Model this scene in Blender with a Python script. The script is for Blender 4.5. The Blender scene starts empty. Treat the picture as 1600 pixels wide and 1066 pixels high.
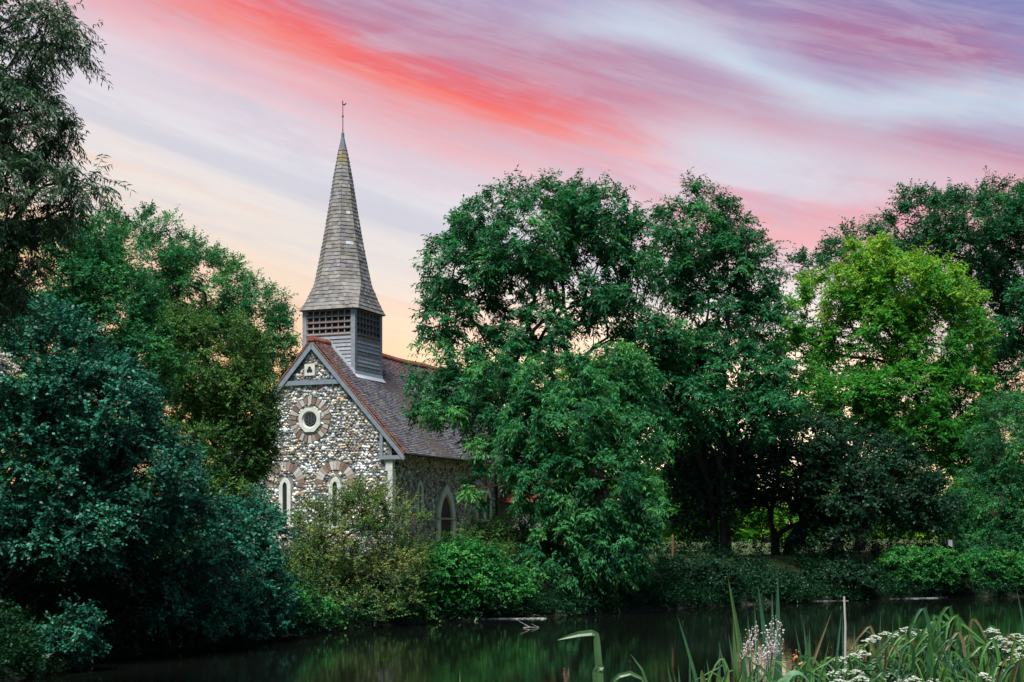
import bpy, math, random, os
import numpy as np
from mathutils import Vector

# ------------------------------------------------------------------ camera, sky, sun, exposure
scene = bpy.context.scene
COL = scene.collection
R = math.radians
F = 2245.0            # focal length in pixels of the 1600 wide photograph
EYE, HZ = 2.6, 824.0  # eye height above the water, horizon row

cam_d = bpy.data.cameras.new('camera')
cam = bpy.data.objects.new('camera', cam_d)
COL.objects.link(cam)
cam.location = (0, 0, EYE)
cam.rotation_euler = (R(90), 0, 0)
cam_d.sensor_width = 36
cam_d.lens = F / 1600 * 36
cam_d.shift_y = (HZ - 533) / 1600
cam_d.clip_start = 0.2
cam_d.clip_end = 6000
scene.camera = cam

vs = scene.view_settings
vs.view_transform = 'Standard'
vs.look = 'None'
vs.exposure = 0.6
vs.gamma = 1.0
scene.cycles.max_bounces = 6
scene.cycles.diffuse_bounces = 3
scene.cycles.glossy_bounces = 3
scene.cycles.transmission_bounces = 3
scene.cycles.sample_clamp_indirect = 4
scene.cycles.use_denoising = True

SUN_EL, SUN_AZ = 64.0, 200.0     # the light arrives high from behind the camera, slightly left

def s2l(c):
    return tuple((v / 255 / 12.92) if v / 255 <= 0.04045 else ((v / 255 + 0.055) / 1.055) ** 2.4 for v in c)

class NT:
    """small helper for writing node maths"""
    def __init__(self, tree):
        self.t = tree; self.n = tree.nodes; self.l = tree.links
    def node(self, typ, **kw):
        nd = self.n.new(typ)
        for k, v in kw.items(): setattr(nd, k, v)
        return nd
    def put(self, sock, v):
        if isinstance(v, bpy.types.NodeSocket): self.l.new(v, sock)
        else: sock.default_value = v
    def m(self, op, a, b=0.0, c=None, clamp=False):
        nd = self.node('ShaderNodeMath', operation=op, use_clamp=clamp)
        self.put(nd.inputs[0], a); self.put(nd.inputs[1], b)
        if c is not None: self.put(nd.inputs[2], c)
        return nd.outputs[0]
    def smooth(self, v, a, b, lo=0.0, hi=1.0):
        nd = self.node('ShaderNodeMapRange', interpolation_type='SMOOTHSTEP')
        self.put(nd.inputs[0], v); nd.inputs[1].default_value = a; nd.inputs[2].default_value = b
        nd.inputs[3].default_value = lo; nd.inputs[4].default_value = hi
        return nd.outputs[0]
    def gauss(self, v, c, s):
        d = self.m('DIVIDE', self.m('SUBTRACT', v, c), s)
        return self.m('EXPONENT', self.m('MULTIPLY', self.m('MULTIPLY', d, d), -1.0))
    def vec(self, x, y, z=0.0):
        nd = self.node('ShaderNodeCombineXYZ')
        self.put(nd.inputs[0], x); self.put(nd.inputs[1], y); self.put(nd.inputs[2], z)
        return nd.outputs[0]
    def noise(self, v, scale=1.0, detail=4.0, rough=0.5, dist=0.0):
        nd = self.node('ShaderNodeTexNoise')
        if v is not None: self.l.new(v, nd.inputs['Vector'])
        nd.inputs['Scale'].default_value = scale; nd.inputs['Detail'].default_value = detail
        nd.inputs['Roughness'].default_value = rough; nd.inputs['Distortion'].default_value = dist
        return nd.outputs['Fac']
    def mix(self, f, a, b, mode='MIX'):
        nd = self.node('ShaderNodeMix', data_type='RGBA', blend_type=mode)
        self.put(nd.inputs[0], f)
        for s, v in ((nd.inputs[6], a), (nd.inputs[7], b)):
            if isinstance(v, (tuple, list)): s.default_value = (v[0], v[1], v[2], 1)
            else: self.l.new(v, s)
        return nd.outputs[2]
    def ramp(self, f, stops, interp='LINEAR'):
        nd = self.node('ShaderNodeValToRGB')
        cr = nd.color_ramp; cr.interpolation = interp
        while len(cr.elements) < len(stops): cr.elements.new(0.5)
        for e, (p, c) in zip(cr.elements, stops):
            e.position = p; e.color = (c[0], c[1], c[2], 1)
        self.put(nd.inputs[0], f)
        return nd.outputs[0]

def make_world():
    w = bpy.data.worlds.new('World'); scene.world = w; w.use_nodes = True
    k = NT(w.node_tree); k.n.clear()
    out = k.node('ShaderNodeOutputWorld')
    sky = k.node('ShaderNodeTexSky', sky_type='NISHITA')
    sky.sun_disc = False; sky.sun_elevation = R(SUN_EL); sky.sun_rotation = R(SUN_AZ)
    sky.air_density = 1.0; sky.dust_density = 1.0; sky.ozone_density = 3.0
    bg_sky = k.node('ShaderNodeBackground'); k.l.new(sky.outputs[0], bg_sky.inputs[0]); bg_sky.inputs[1].default_value = 0.07
    tc = k.node('ShaderNodeTexCoord')
    sp = k.node('ShaderNodeSeparateXYZ'); k.l.new(tc.outputs['Generated'], sp.inputs[0])
    x, y, z = sp.outputs
    az = k.m('MULTIPLY', k.m('ARCTAN2', x, y), 57.2958)
    el = k.m('MULTIPLY', k.m('ARCSINE', z), 57.2958)
    al = k.m('SUBTRACT', k.m('MULTIPLY', az, .963), k.m('MULTIPLY', el, .27))
    s0 = k.m('ADD', k.m('MULTIPLY', az, .27), k.m('MULTIPLY', el, .963))
    n1 = k.noise(k.vec(k.m('MULTIPLY', al, .05), k.m('MULTIPLY', s0, .20), 3.1), 1.0, 2.0, .5)
    n2 = k.noise(k.vec(k.m('MULTIPLY', al, .10), k.m('MULTIPLY', s0, .62), 7.7), 1.0, 6.0, .58, .4)
    n3 = k.noise(k.vec(k.m('MULTIPLY', al, .30), k.m('MULTIPLY', s0, 1.9), 1.7), 1.0, 5.0, .6, .3)
    s = k.m('ADD', s0, k.m('ADD', k.m('MULTIPLY', k.m('SUBTRACT', n1, .5), 3.0),
            k.m('ADD', k.m('MULTIPLY', k.m('SUBTRACT', n2, .5), 2.0), k.m('MULTIPLY', k.m('SUBTRACT', n3, .5), .6))))
    L = s2l
    stops = [(0, (252, 170, 110)), (5.0, (252, 208, 168)), (7.0, (249, 228, 208)), (9.0, (240, 232, 226)), (11.2, (228, 226, 234)),
             (12.6, (232, 212, 222)), (13.8, (234, 190, 200)), (14.8, (238, 162, 168)), (15.5, (248, 130, 124)), (15.95, (246, 112, 110)), (16.6, (226, 116, 132)), (17.3, (196, 128, 156)),
             (18.6, (180, 150, 184)), (20.0, (174, 166, 204)), (21.2, (164, 138, 178)), (22.6, (140, 130, 182)), (24.6, (104, 130, 190)), (32, (104, 132, 190))]
    base = k.ramp(k.m('DIVIDE', s, 32.0), [(p / 32, L(c)) for p, c in stops])
    # towards the right the red bank thins into pale rose cloud
    f = k.m('MULTIPLY', k.smooth(al, -5.0, 6.0), k.m('MULTIPLY', k.smooth(s, 11.5, 14.0), k.smooth(s, 18.5, 16.2)))
    pale = k.mix(k.smooth(n2, .40, .62), L((222, 176, 196)), L((226, 224, 238)))
    base = k.mix(k.m('MULTIPLY', f, .9), base, pale)
    # the magenta bank high on the right
    mg = k.m('MULTIPLY', k.gauss(k.m('ADD', s0, k.m('MULTIPLY', k.m('SUBTRACT', n2, .5), 2.5)), 21.2, 1.45), k.m('MULTIPLY', k.m('MULTIPLY', k.smooth(al, 3.5, 7.5), k.smooth(al, 19.0, 12.0)), .95))
    base = k.mix(mg, base, L((172, 112, 156)))
    # pale blue opening
    ws = k.m('ADD', s0, k.m('ADD', k.m('MULTIPLY', k.m('SUBTRACT', n1, .5), 2.0), k.m('MULTIPLY', k.m('SUBTRACT', n2, .5), 2.2)))
    wave = k.m('MULTIPLY', k.m('SINE', k.m('ADD', k.m('MULTIPLY', al, .449), 1.12)), .65)
    wh = k.m('MULTIPLY', k.gauss(k.m('SUBTRACT', ws, wave), 19.25, .85), k.m('MULTIPLY', k.smooth(al, -7.0, .5), .82))
    base = k.mix(wh, base, L((208, 226, 240)))
    wh2 = k.m('MULTIPLY', k.gauss(ws, 16.3, .9), k.m('MULTIPLY', k.smooth(al, .0, 4.0), .7))
    base = k.mix(wh2, base, L((214, 222, 234)))
    # salmon bank low over the right hand trees
    sal = k.m('MULTIPLY', k.gauss(k.m('ADD', el, k.m('MULTIPLY', k.m('SUBTRACT', n2, .5), 3.0)), 11.6, 1.3), k.m('MULTIPLY', k.smooth(az, 3.0, 9.0), .75))
    base = k.mix(sal, base, L((242, 162, 168)))
    # afterglow along the horizon
    glow = k.smooth(k.m('ADD', el, k.m('MULTIPLY', k.m('SUBTRACT', n2, .5), 2.0)), 10.0, 5.8)
    gcol = k.ramp(k.m('DIVIDE', el, 12.0), [(0, L((255, 190, 125))), (.5, L((255, 202, 148))), (.68, L((252, 222, 190))), (1, L((248, 232, 216)))])
    base = k.mix(k.m('MULTIPLY', glow, .9), base, gcol)
    # the brightest afterglow, low behind the middle trees
    n4 = k.noise(k.vec(k.m('MULTIPLY', al, .07), k.m('MULTIPLY', s0, 1.5), 5.3), 1.0, 5.0, .6)
    base = k.mix(k.m('MULTIPLY', k.m('MULTIPLY', k.smooth(n4, .42, .66), k.smooth(s, 7.0, 10.0)), .26), base, L((208, 204, 220)))
    base = k.mix(k.m('MULTIPLY', k.m('MULTIPLY', k.smooth(n4, .5, .32), k.smooth(s, 7.0, 10.0)), .12), base, L((240, 206, 206)))
    gl = k.m('MULTIPLY', k.gauss(az, 6.0, 8.0), k.gauss(el, 3.0, 4.2))
    base = k.mix(k.m('MULTIPLY', gl, 1.0), base, (3.2, 2.5, 1.7))
    n5 = k.noise(k.vec(k.m('MULTIPLY', al, .16), k.m('MULTIPLY', s0, .55), 9.4), 1.0, 6.0, .62, .6)
    base = k.mix(k.m('MULTIPLY', k.m('MULTIPLY', k.smooth(n5, .44, .66), k.smooth(s0, 17.5, 21.5)), .30), base, L((150, 170, 212)))
    base = k.mix(k.m('MULTIPLY', k.m('MULTIPLY', k.smooth(n5, .52, .34), k.smooth(s0, 9.0, 12.0)), .32), base, L((200, 190, 212)))
    n6 = k.noise(k.vec(k.m('MULTIPLY', al, .045), k.m('MULTIPLY', s0, .62), 12.6), 1.0, 4.0, .55, .2)
    low = k.m('MULTIPLY', k.smooth(s0, 4.5, 7.0), k.smooth(s0, 14.5, 12.0))
    base = k.mix(k.m('MULTIPLY', k.m('MULTIPLY', k.smooth(n6, .50, .66), low), .6), base, L((206, 208, 222)))
    base = k.mix(k.m('MULTIPLY', k.m('MULTIPLY', k.smooth(n6, .48, .34), low), .55), base, L((250, 206, 186)))
    # fine wisps
    base = k.mix(k.m('MULTIPLY', k.m('MULTIPLY', k.smooth(n3, .5, .75), k.smooth(s, 5.0, 8.0)), .22), base, L((228, 206, 212)))
    bg_cl = k.node('ShaderNodeBackground'); k.l.new(base, bg_cl.inputs[0]); bg_cl.inputs[1].default_value = .66
    side = k.m('MAXIMUM', k.smooth(el, 26.0, 42.0), k.smooth(k.m('ABSOLUTE', az), 45.0, 85.0))
    mx = k.node('ShaderNodeMixShader'); k.l.new(side, mx.inputs[0])
    k.l.new(bg_cl.outputs[0], mx.inputs[1]); k.l.new(bg_sky.outputs[0], mx.inputs[2])
    k.l.new(mx.outputs[0], out.inputs[0])
make_world()

sun_d = bpy.data.lights.new('sun', 'SUN')
sun_d.energy = 5.0
sun_d.angle = R(22)
sun_d.color = (1.0, .97, .92)
sun = bpy.data.objects.new('sun', sun_d); COL.objects.link(sun)
def aim_sun():
    a, e = R(SUN_AZ), R(SUN_EL)
    d = Vector((math.sin(a) * math.cos(e), math.cos(a) * math.cos(e), math.sin(e)))  # towards the sun
    sun.rotation_euler = (-d).to_track_quat('-Z', 'Y').to_euler()
    sun.location = d * 60
aim_sun()

# ------------------------------------------------------------------ helpers
def P(px, py, Y):
    return np.array([(px - 800) / F * Y, Y, EYE - (py - HZ) / F * Y])

def rng_of(seed): return np.random.default_rng(seed)

def tag(o, label=None, cat=None, group=None, kind=None):
    if label: o['label'] = label
    if cat: o['category'] = cat
    if group: o['group'] = group
    if kind: o['kind'] = kind
    return o

def empty(name, loc=(0, 0, 0), rz=0.0, label=None, cat=None, group=None):
    o = bpy.data.objects.new(name, None); COL.objects.link(o)
    o.empty_display_size = .3
    o.location = loc; o.rotation_euler = (0, 0, rz)
    return tag(o, label, cat, group)

class MB:
    """collects polygons with a colour each and links them as ONE mesh object"""
    def __init__(self): self.v = []; self.f = []; self.c = []; self.mi = []
    def poly(self, pts, col=(.5, .5, .5), mi=0):
        i = len(self.v); self.v += [tuple(map(float, p)) for p in pts]
        self.f.append(tuple(range(i, i + len(pts)))); self.c.append(col); self.mi.append(mi)
    def mesh(self, V, Fc, col=(.5, .5, .5), mi=0):
        i = len(self.v); self.v += [tuple(map(float, p)) for p in V]
        for f in Fc: self.f.append(tuple(i + q for q in f)); self.c.append(col); self.mi.append(mi)
    def box(self, a, b, col=(.5, .5, .5), mi=0):
        (x0, y0, z0), (x1, y1, z1) = a, b
        V = [(x0, y0, z0), (x1, y0, z0), (x1, y1, z0), (x0, y1, z0), (x0, y0, z1), (x1, y0, z1), (x1, y1, z1), (x0, y1, z1)]
        self.mesh(V, [(0, 3, 2, 1), (4, 5, 6, 7), (0, 1, 5, 4), (1, 2, 6, 5), (2, 3, 7, 6), (3, 0, 4, 7)], col, mi)
    def beam(self, p, q, w, h, up=(0, 0, 1), col=(.5, .5, .5), mi=0):
        p, q, up = np.array(p, float), np.array(q, float), np.array(up, float)
        d = q - p; d /= np.linalg.norm(d)
        s = np.cross(d, up); s /= np.linalg.norm(s); u = np.cross(s, d)
        V = [e + s * i * w / 2 + u * j * h / 2 for e in (p, q) for i, j in ((-1, -1), (1, -1), (1, 1), (-1, 1))]
        self.mesh(V, [(0, 1, 2, 3), (7, 6, 5, 4), (0, 4, 5, 1), (1, 5, 6, 2), (2, 6, 7, 3), (3, 7, 4, 0)], col, mi)
    def tube(self, pts, rad, n=6, col=(.5, .5, .5), mi=0):
        pts = [np.array(p, float) for p in pts]
        V = []; Fc = []
        for i, p in enumerate(pts):
            d = pts[min(i + 1, len(pts) - 1)] - pts[max(i - 1, 0)]
            d /= (np.linalg.norm(d) + 1e-9)
            a = np.cross(d, (0.31, .92, .2)); a /= (np.linalg.norm(a) + 1e-9); b = np.cross(d, a)
            r = rad[i] if hasattr(rad, '__len__') else rad
            for k in range(n):
                t = 2 * math.pi * k / n
                V.append(p + (a * math.cos(t) + b * math.sin(t)) * r)
        for i in range(len(pts) - 1):
            for k in range(n):
                Fc.append((i * n + k, i * n + (k + 1) % n, (i + 1) * n + (k + 1) % n, (i + 1) * n + k))
        Fc.append(tuple(range(n - 1, -1, -1))); Fc.append(tuple(range((len(pts) - 1) * n, len(pts) * n)))
        self.mesh(V, Fc, col, mi)
    def prism(self, outline, off, col=(.5, .5, .5), mi=0):
        """outline: 3-D polygon, off: extrusion vector"""
        A = [np.array(p, float) for p in outline]; o = np.array(off, float); n = len(A)
        self.mesh(A + [p + o for p in A], [tuple(range(n)), tuple(range(2 * n - 1, n - 1, -1))] +
                  [(i, n + i, n + (i + 1) % n, (i + 1) % n) for i in range(n)], col, mi)
    def strip_frame(self, outer, inner, off, col=(.5, .5, .5), mi=0, closed=True):
        """a frame between two outlines of equal length, extruded by off"""
        o = np.array(off, float); n = len(outer)
        for i in range(n if closed else n - 1):
            j = (i + 1) % n
            a, b, c, d = (np.array(q, float) for q in (outer[i], outer[j], inner[j], inner[i]))
            self.mesh([a, b, c, d, a + o, b + o, c + o, d + o],
                      [(0, 1, 2, 3), (7, 6, 5, 4), (0, 4, 5, 1), (2, 6, 7, 3)] + ([] if closed else ([(3, 7, 4, 0)] if i == 0 else []) + ([(1, 5, 6, 2)] if i == n - 2 else [])), col, mi)
    def build(self, name, mats, parent=None, smooth=False):
        me = bpy.data.meshes.new(name)
        me.from_pydata(self.v, [], self.f)
        mats = mats if isinstance(mats, (list, tuple)) else [mats]
        for m in mats: me.materials.append(m)
        if len(mats) > 1: me.polygons.foreach_set('material_index', self.mi)
        at = me.attributes.new('col', 'FLOAT_COLOR', 'FACE')
        arr = np.ones((len(self.f), 4), np.float32); arr[:, :3] = np.array(self.c, np.float32)
        at.data.foreach_set('color', arr.ravel())
        if smooth: me.polygons.foreach_set('use_smooth', [True] * len(self.f))
        me.update()
        o = bpy.data.objects.new(name, me); COL.objects.link(o)
        if parent: o.parent = parent
        return o

def quads_object(name, V, mat, tone, parent=None):
    """V: (n,4,3) array of quads, tone: (n,) per face value -> ONE mesh object"""
    n = len(V)
    me = bpy.data.meshes.new(name)
    me.vertices.add(n * 4); me.vertices.foreach_set('co', np.ascontiguousarray(V, np.float32).ravel())
    me.loops.add(n * 4); me.loops.foreach_set('vertex_index', np.arange(n * 4, dtype=np.int32))
    me.polygons.add(n); me.polygons.foreach_set('loop_start', np.arange(0, n * 4, 4, dtype=np.int32))
    try: me.polygons.foreach_set('loop_total', np.full(n, 4, np.int32))
    except Exception: pass
    me.materials.append(mat)
    at = me.attributes.new('tone', 'FLOAT', 'FACE'); at.data.foreach_set('value', np.ascontiguousarray(tone, np.float32))
    me.update(calc_edges=True)
    o = bpy.data.objects.new(name, me); COL.objects.link(o)
    if parent: o.parent = parent
    return o

# ------------------------------------------------------------------ materials
def new_mat(name):
    m = bpy.data.materials.new(name); m.use_nodes = True
    k = NT(m.node_tree); b = k.n['Principled BSDF']
    return m, k, b

def face_mat(name, rough=.8, nscale=6.0, namp=.35, bump=.0, spec=.3, bscale=30.0, metal=0.0):
    """colour from the face attribute 'col', broken up by noise, with fine bump"""
    m, k, b = new_mat(name)
    at = k.node('ShaderNodeAttribute', attribute_name='col')
    tc = k.node('ShaderNodeTexCoord').outputs['Object']
    n = k.noise(tc, nscale, 5.0, .6)
    v = k.m('ADD', k.m('MULTIPLY', k.m('SUBTRACT', n, .5), namp * 2.4), 1.0)
    c = k.node('ShaderNodeVectorMath', operation='SCALE'); k.l.new(at.outputs['Color'], c.inputs[0]); k.l.new(v, c.inputs['Scale'])
    k.l.new(c.outputs[0], b.inputs['Base Color'])
    b.inputs['Roughness'].default_value = rough; b.inputs['Specular IOR Level'].default_value = spec
    b.inputs['Metallic'].default_value = metal
    if bump > 0:
        bp = k.node('ShaderNodeBump'); bp.inputs['Strength'].default_value = bump; bp.inputs['Distance'].default_value = .03
        k.l.new(k.noise(tc, bscale, 4.0, .6), bp.inputs['Height']); k.l.new(bp.outputs[0], b.inputs['Normal'])
    return m

def leaf_mat(name, dark, mid, light, gloss=.35, trans=.3, rough=.42):
    m, k, b = new_mat(name)
    at = k.node('ShaderNodeAttribute', attribute_name='tone')
    c = k.ramp(at.outputs['Fac'], [(0, dark), (.5, mid), (1, light)])
    k.l.new(c, b.inputs['Base Color'])
    b.inputs['Roughness'].default_value = rough; b.inputs['Specular IOR Level'].default_value = gloss
    tr = k.node('ShaderNodeBsdfTranslucent')
    tcol = k.mix(.75, c, (1.0, 1.0, .35), 'MULTIPLY')
    k.l.new(tcol, tr.inputs[0])
    mx = k.node('ShaderNodeMixShader'); mx.inputs[0].default_value = trans
    k.l.new(b.outputs[0], mx.inputs[1]); k.l.new(tr.outputs[0], mx.inputs[2])
    k.l.new(mx.outputs[0], k.n['Material Output'].inputs['Surface'])
    return m

def bark_mat(name, c1, c2):
    m, k, b = new_mat(name)
    tc = k.node('ShaderNodeTexCoord').outputs['Object']
    mp = k.node('ShaderNodeMapping'); mp.inputs['Scale'].default_value = (9, 9, 2); k.l.new(tc, mp.inputs[0])
    n = k.noise(mp.outputs[0], 1.5, 6.0, .65)
    k.l.new(k.ramp(n, [(.3, c1), (.7, c2)]), b.inputs['Base Color'])
    b.inputs['Roughness'].default_value = .9
    bp = k.node('ShaderNodeBump'); bp.inputs['Strength'].default_value = .6; bp.inputs['Distance'].default_value = .03
    k.l.new(n, bp.inputs['Height']); k.l.new(bp.outputs[0], b.inputs['Normal'])
    return m

M = {}
M['flint'] = face_mat('flint', .45, 9, .35, .25, .5)
M['stone'] = face_mat('dressed_stone', .85, 5, .3, .35, .25)
M['brick'] = face_mat('brick', .85, 8, .3, .3, .2)
M['tile'] = face_mat('clay_tile', .8, 2.2, .38, .3, .25)
M['shingle'] = face_mat('oak_shingle', .8, 3.0, .4, .3, .3)
M['timber'] = face_mat('grey_timber', .75, 5, .35, .3, .3)
M['lead'] = face_mat('lead', .5, 5, .2, .1, .5)
M['iron'] = face_mat('iron', .6, 8, .2, .0, .4)
M['paint'] = face_mat('paint', .5, 6, .12, .0, .4)
M['plant'] = face_mat('plant', .42, 12, .25, .0, .3)
m, k, b = new_mat('dark_glass')
b.inputs['Base Color'].default_value = (.012, .016, .018, 1); b.inputs['Roughness'].default_value = .12
M['glass'] = m
M['bark_dark'] = bark_mat('dark_bark', (.012, .010, .008), (.045, .038, .03))
M['bark_grey'] = bark_mat('grey_bark', (.03, .026, .02), (.10, .085, .065))

M['ash'] = leaf_mat('ash_leaf', (.012, .090, .034), (.026, .195, .070), (.105, .330, .080), gloss=.15, rough=.5, trans=.38)
M['teal'] = leaf_mat('blue_green_leaf', (.005, .056, .037), (.013, .125, .080), (.045, .240, .135), gloss=.24, rough=.42, trans=.2)
M['olive'] = leaf_mat('olive_leaf', (.030, .110, .026), (.080, .190, .044), (.240, .290, .080), gloss=.15, rough=.5, trans=.34)
M['bright'] = leaf_mat('bright_leaf', (.020, .140, .016), (.046, .270, .026), (.270, .460, .040), gloss=.2, rough=.5, trans=.42)
M['deep'] = leaf_mat('deep_green_leaf', (.007, .066, .028), (.016, .125, .050), (.048, .215, .066), gloss=.15, rough=.5, trans=.3)
M['shade'] = leaf_mat('shaded_leaf', (.006, .034, .015), (.010, .058, .025), (.026, .100, .040), gloss=.22, rough=.45, trans=.25)  # darkened leaf green, with the shade under the canopy put into its colour
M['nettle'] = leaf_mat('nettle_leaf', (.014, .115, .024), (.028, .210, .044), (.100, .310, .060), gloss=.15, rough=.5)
M['willow'] = leaf_mat('willow_leaf', (.018, .060, .030), (.040, .115, .055), (.120, .185, .090), gloss=.4)

# ------------------------------------------------------------------ ground and water
SHORE = np.array([(-30, 11.0), (-9.6, 11.5), (-9.2, 20), (-8.7, 25), (-8.0, 30), (-6.0, 33.8), (-2.3, 40.0), (0, 41.0), (4, 44.6), (7, 48.0),
                  (14, 52.5), (20, 54.5), (40, 57.5), (60, 58), (60, 11.0)], float)
SHORE[0] = (-9.9, 11.0)

def pond_sd(x, y):
    """signed distance to the shoreline (negative in the pond)"""
    d = np.full(x.shape, 1e9); ins = np.zeros(x.shape, bool); n = len(SHORE)
    for i in range(n):
        ax, ay = SHORE[i]; bx, by = SHORE[(i + 1) % n]
        ex, ey = bx - ax, by - ay
        t = np.clip(((x - ax) * ex + (y - ay) * ey) / (ex * ex + ey * ey), 0, 1)
        d = np.minimum(d, np.hypot(x - ax - t * ex, y - ay - t * ey))
        c = ((ay > y) != (by > y)) & (x < (bx - ax) * (y - ay) / (by - ay + 1e-12) + ax)
        ins ^= c
    return np.where(ins, -d, d)

def ground_z(x, y):
    x = np.asarray(x, float); y = np.asarray(y, float)
    wob = .35 * np.sin(x * .9 + y * .4) + .25 * np.sin(x * .37 - y * 1.1)
    d = pond_sd(x, y) + wob * .4
    top = np.where(y < 11.5, 1.1, 1.5)
    up = top * np.clip((d + .15) / 2.6, 0, 1) ** .75
    z = np.where(d > -.15, up, -1.4 * np.clip((-.15 - d) / 3.0, 0, 1) ** .8)
    und = .10 * np.sin(x * .23 + 1.3) * np.sin(y * .19) + .05 * np.sin(x * .8) * np.cos(y * .7)
    return z + und * np.clip(d / 4, 0, 1)

def make_ground():
    xs = np.concatenate([[-3000, -1200, -500, -220, -120, -80], np.arange(-60, 70.1, .75), [85, 120, 220, 500, 1200, 3000]])
    ys = np.concatenate([[-1500, -400, -120, -40, -15], np.arange(-6, 110.1, .75), [125, 150, 200, 320, 600, 1500, 4000]])
    X, Y = np.meshgrid(xs, ys); Z = ground_z(X, Y)
    nx, ny = len(xs), len(ys)
    me = bpy.data.meshes.new('ground')
    V = np.stack([X, Y, Z], -1).reshape(-1, 3)
    idx = np.arange(nx * ny).reshape(ny, nx)
    Fc = np.stack([idx[:-1, :-1], idx[:-1, 1:], idx[1:, 1:], idx[1:, :-1]], -1).reshape(-1, 4)
    me.from_pydata(V.tolist(), [], Fc.tolist())
    me.polygons.foreach_set('use_smooth', [True] * len(me.polygons))
    m, k, b = new_mat('ground_grass')
    tc = k.node('ShaderNodeTexCoord').outputs['Object']
    n1 = k.noise(tc, .35, 5, .6); n2 = k.noise(tc, 9, 5, .7)
    c = k.ramp(n1, [(.3, (.045, .085, .018)), (.7, (.095, .14, .03))])
    geo = k.node('ShaderNodeSeparateXYZ'); k.l.new(tc, geo.inputs[0])
    mud = k.smooth(k.m('ADD', geo.outputs[2], k.m('MULTIPLY', n2, .8)), 1.9, 1.0)
    c = k.mix(mud, c, (.007, .0065, .005))
    c = k.mix(k.m('MULTIPLY', n2, .8), c, (.02, .035, .01))
    k.l.new(c, b.inputs['Base Color']); b.inputs['Roughness'].default_value = .95
    bp = k.node('ShaderNodeBump'); bp.inputs['Strength'].default_value = .8; bp.inputs['Distance'].default_value = .08
    k.l.new(n2, bp.inputs['Height']); k.l.new(bp.outputs[0], b.inputs['Normal'])
    me.materials.append(m)
    o = bpy.data.objects.new('ground', me); COL.objects.link(o)
    tag(o, 'grassy bank and churchyard lawn around the pond', 'ground', kind='structure')
make_ground()

def make_water():
    me = bpy.data.meshes.new('pond_water')
    me.from_pydata([(-14, 9, 0), (62, 9, 0), (62, 60, 0), (-14, 60, 0)], [], [(0, 1, 2, 3)])
    m, k, b = new_mat('pond_water')
    b.inputs['Base Color'].default_value = (.004, .005, .004, 1)
    b.inputs['Roughness'].default_value = .05; b.inputs['IOR'].default_value = 1.33
    tc = k.node('ShaderNodeTexCoord').outputs['Object']
    mp = k.node('ShaderNodeMapping'); mp.inputs['Scale'].default_value = (.8, 1.3, 1); k.l.new(tc, mp.inputs[0])
    n = k.noise(mp.outputs[0], 2.2, 4, .55)
    bp = k.node('ShaderNodeBump'); bp.inputs['Strength'].default_value = .025; bp.inputs['Distance'].default_value = .1
    k.l.new(n, bp.inputs['Height']); k.l.new(bp.outputs[0], b.inputs['Normal'])
    me.materials.append(m)
    o = bpy.data.objects.new('pond_water', me); COL.objects.link(o)
    tag(o, 'dark still pond water reflecting the trees', 'water', kind='structure')
make_water()

# ------------------------------------------------------------------ the church
rnd = random.Random(11)
def jit(c, a=.15, h=0.0):
    f = 1 + rnd.uniform(-a, a)
    return (max(0, c[0] * f * (1 + rnd.uniform(-h, h))), max(0, c[1] * f), max(0, c[2] * f * (1 + rnd.uniform(-h, h))))

CH = empty('church', (-5.02, 60.0, 1.5), R(68.2), 'small flint church with a timber bell turret and tall shingled spire beyond the pond', 'church')
W, LEN = 7.5, 17.0
SL = 1.114
def zr(a): return 4.23 + SL * (min(a, W - a) + .65)    # top of the roof covering above the church floor

ICO_V = []
_p = (1 + 5 ** .5) / 2
for a_, b_ in ((-1, _p), (1, _p), (-1, -_p), (1, -_p)):
    ICO_V.append((a_, b_, 0))
for a_, b_ in ((-1, _p), (1, _p), (-1, -_p), (1, -_p)):
    ICO_V.append((0, a_, b_))
for a_, b_ in ((_p, -1), (_p, 1), (-_p, -1), (-_p, 1)):
    ICO_V.append((a_, 0, b_))
ICO_V = np.array(ICO_V) / math.hypot(1, _p)
ICO_F = [(0, 11, 5), (0, 5, 1), (0, 1, 7), (0, 7, 10), (0, 10, 11), (1, 5, 9), (5, 11, 4), (11, 10, 2), (10, 7, 6), (7, 1, 8),
         (3, 9, 4), (3, 4, 2), (3, 2, 6), (3, 6, 8), (3, 8, 9), (4, 9, 5), (2, 4, 11), (6, 2, 10), (8, 6, 7), (9, 8, 1)]
FLINT_COLS = [((.54, .55, .54), 20), ((.40, .42, .43), 20), ((.20, .22, .24), 20), ((.055, .06, .068), 22), ((.36, .28, .19), 12), ((.50, .42, .30), 10), ((.24, .13, .08), 4)]
FL_C = [tuple(q * 1.3 for q in c) for c, w in FLINT_COLS for _ in range(w)]

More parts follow.
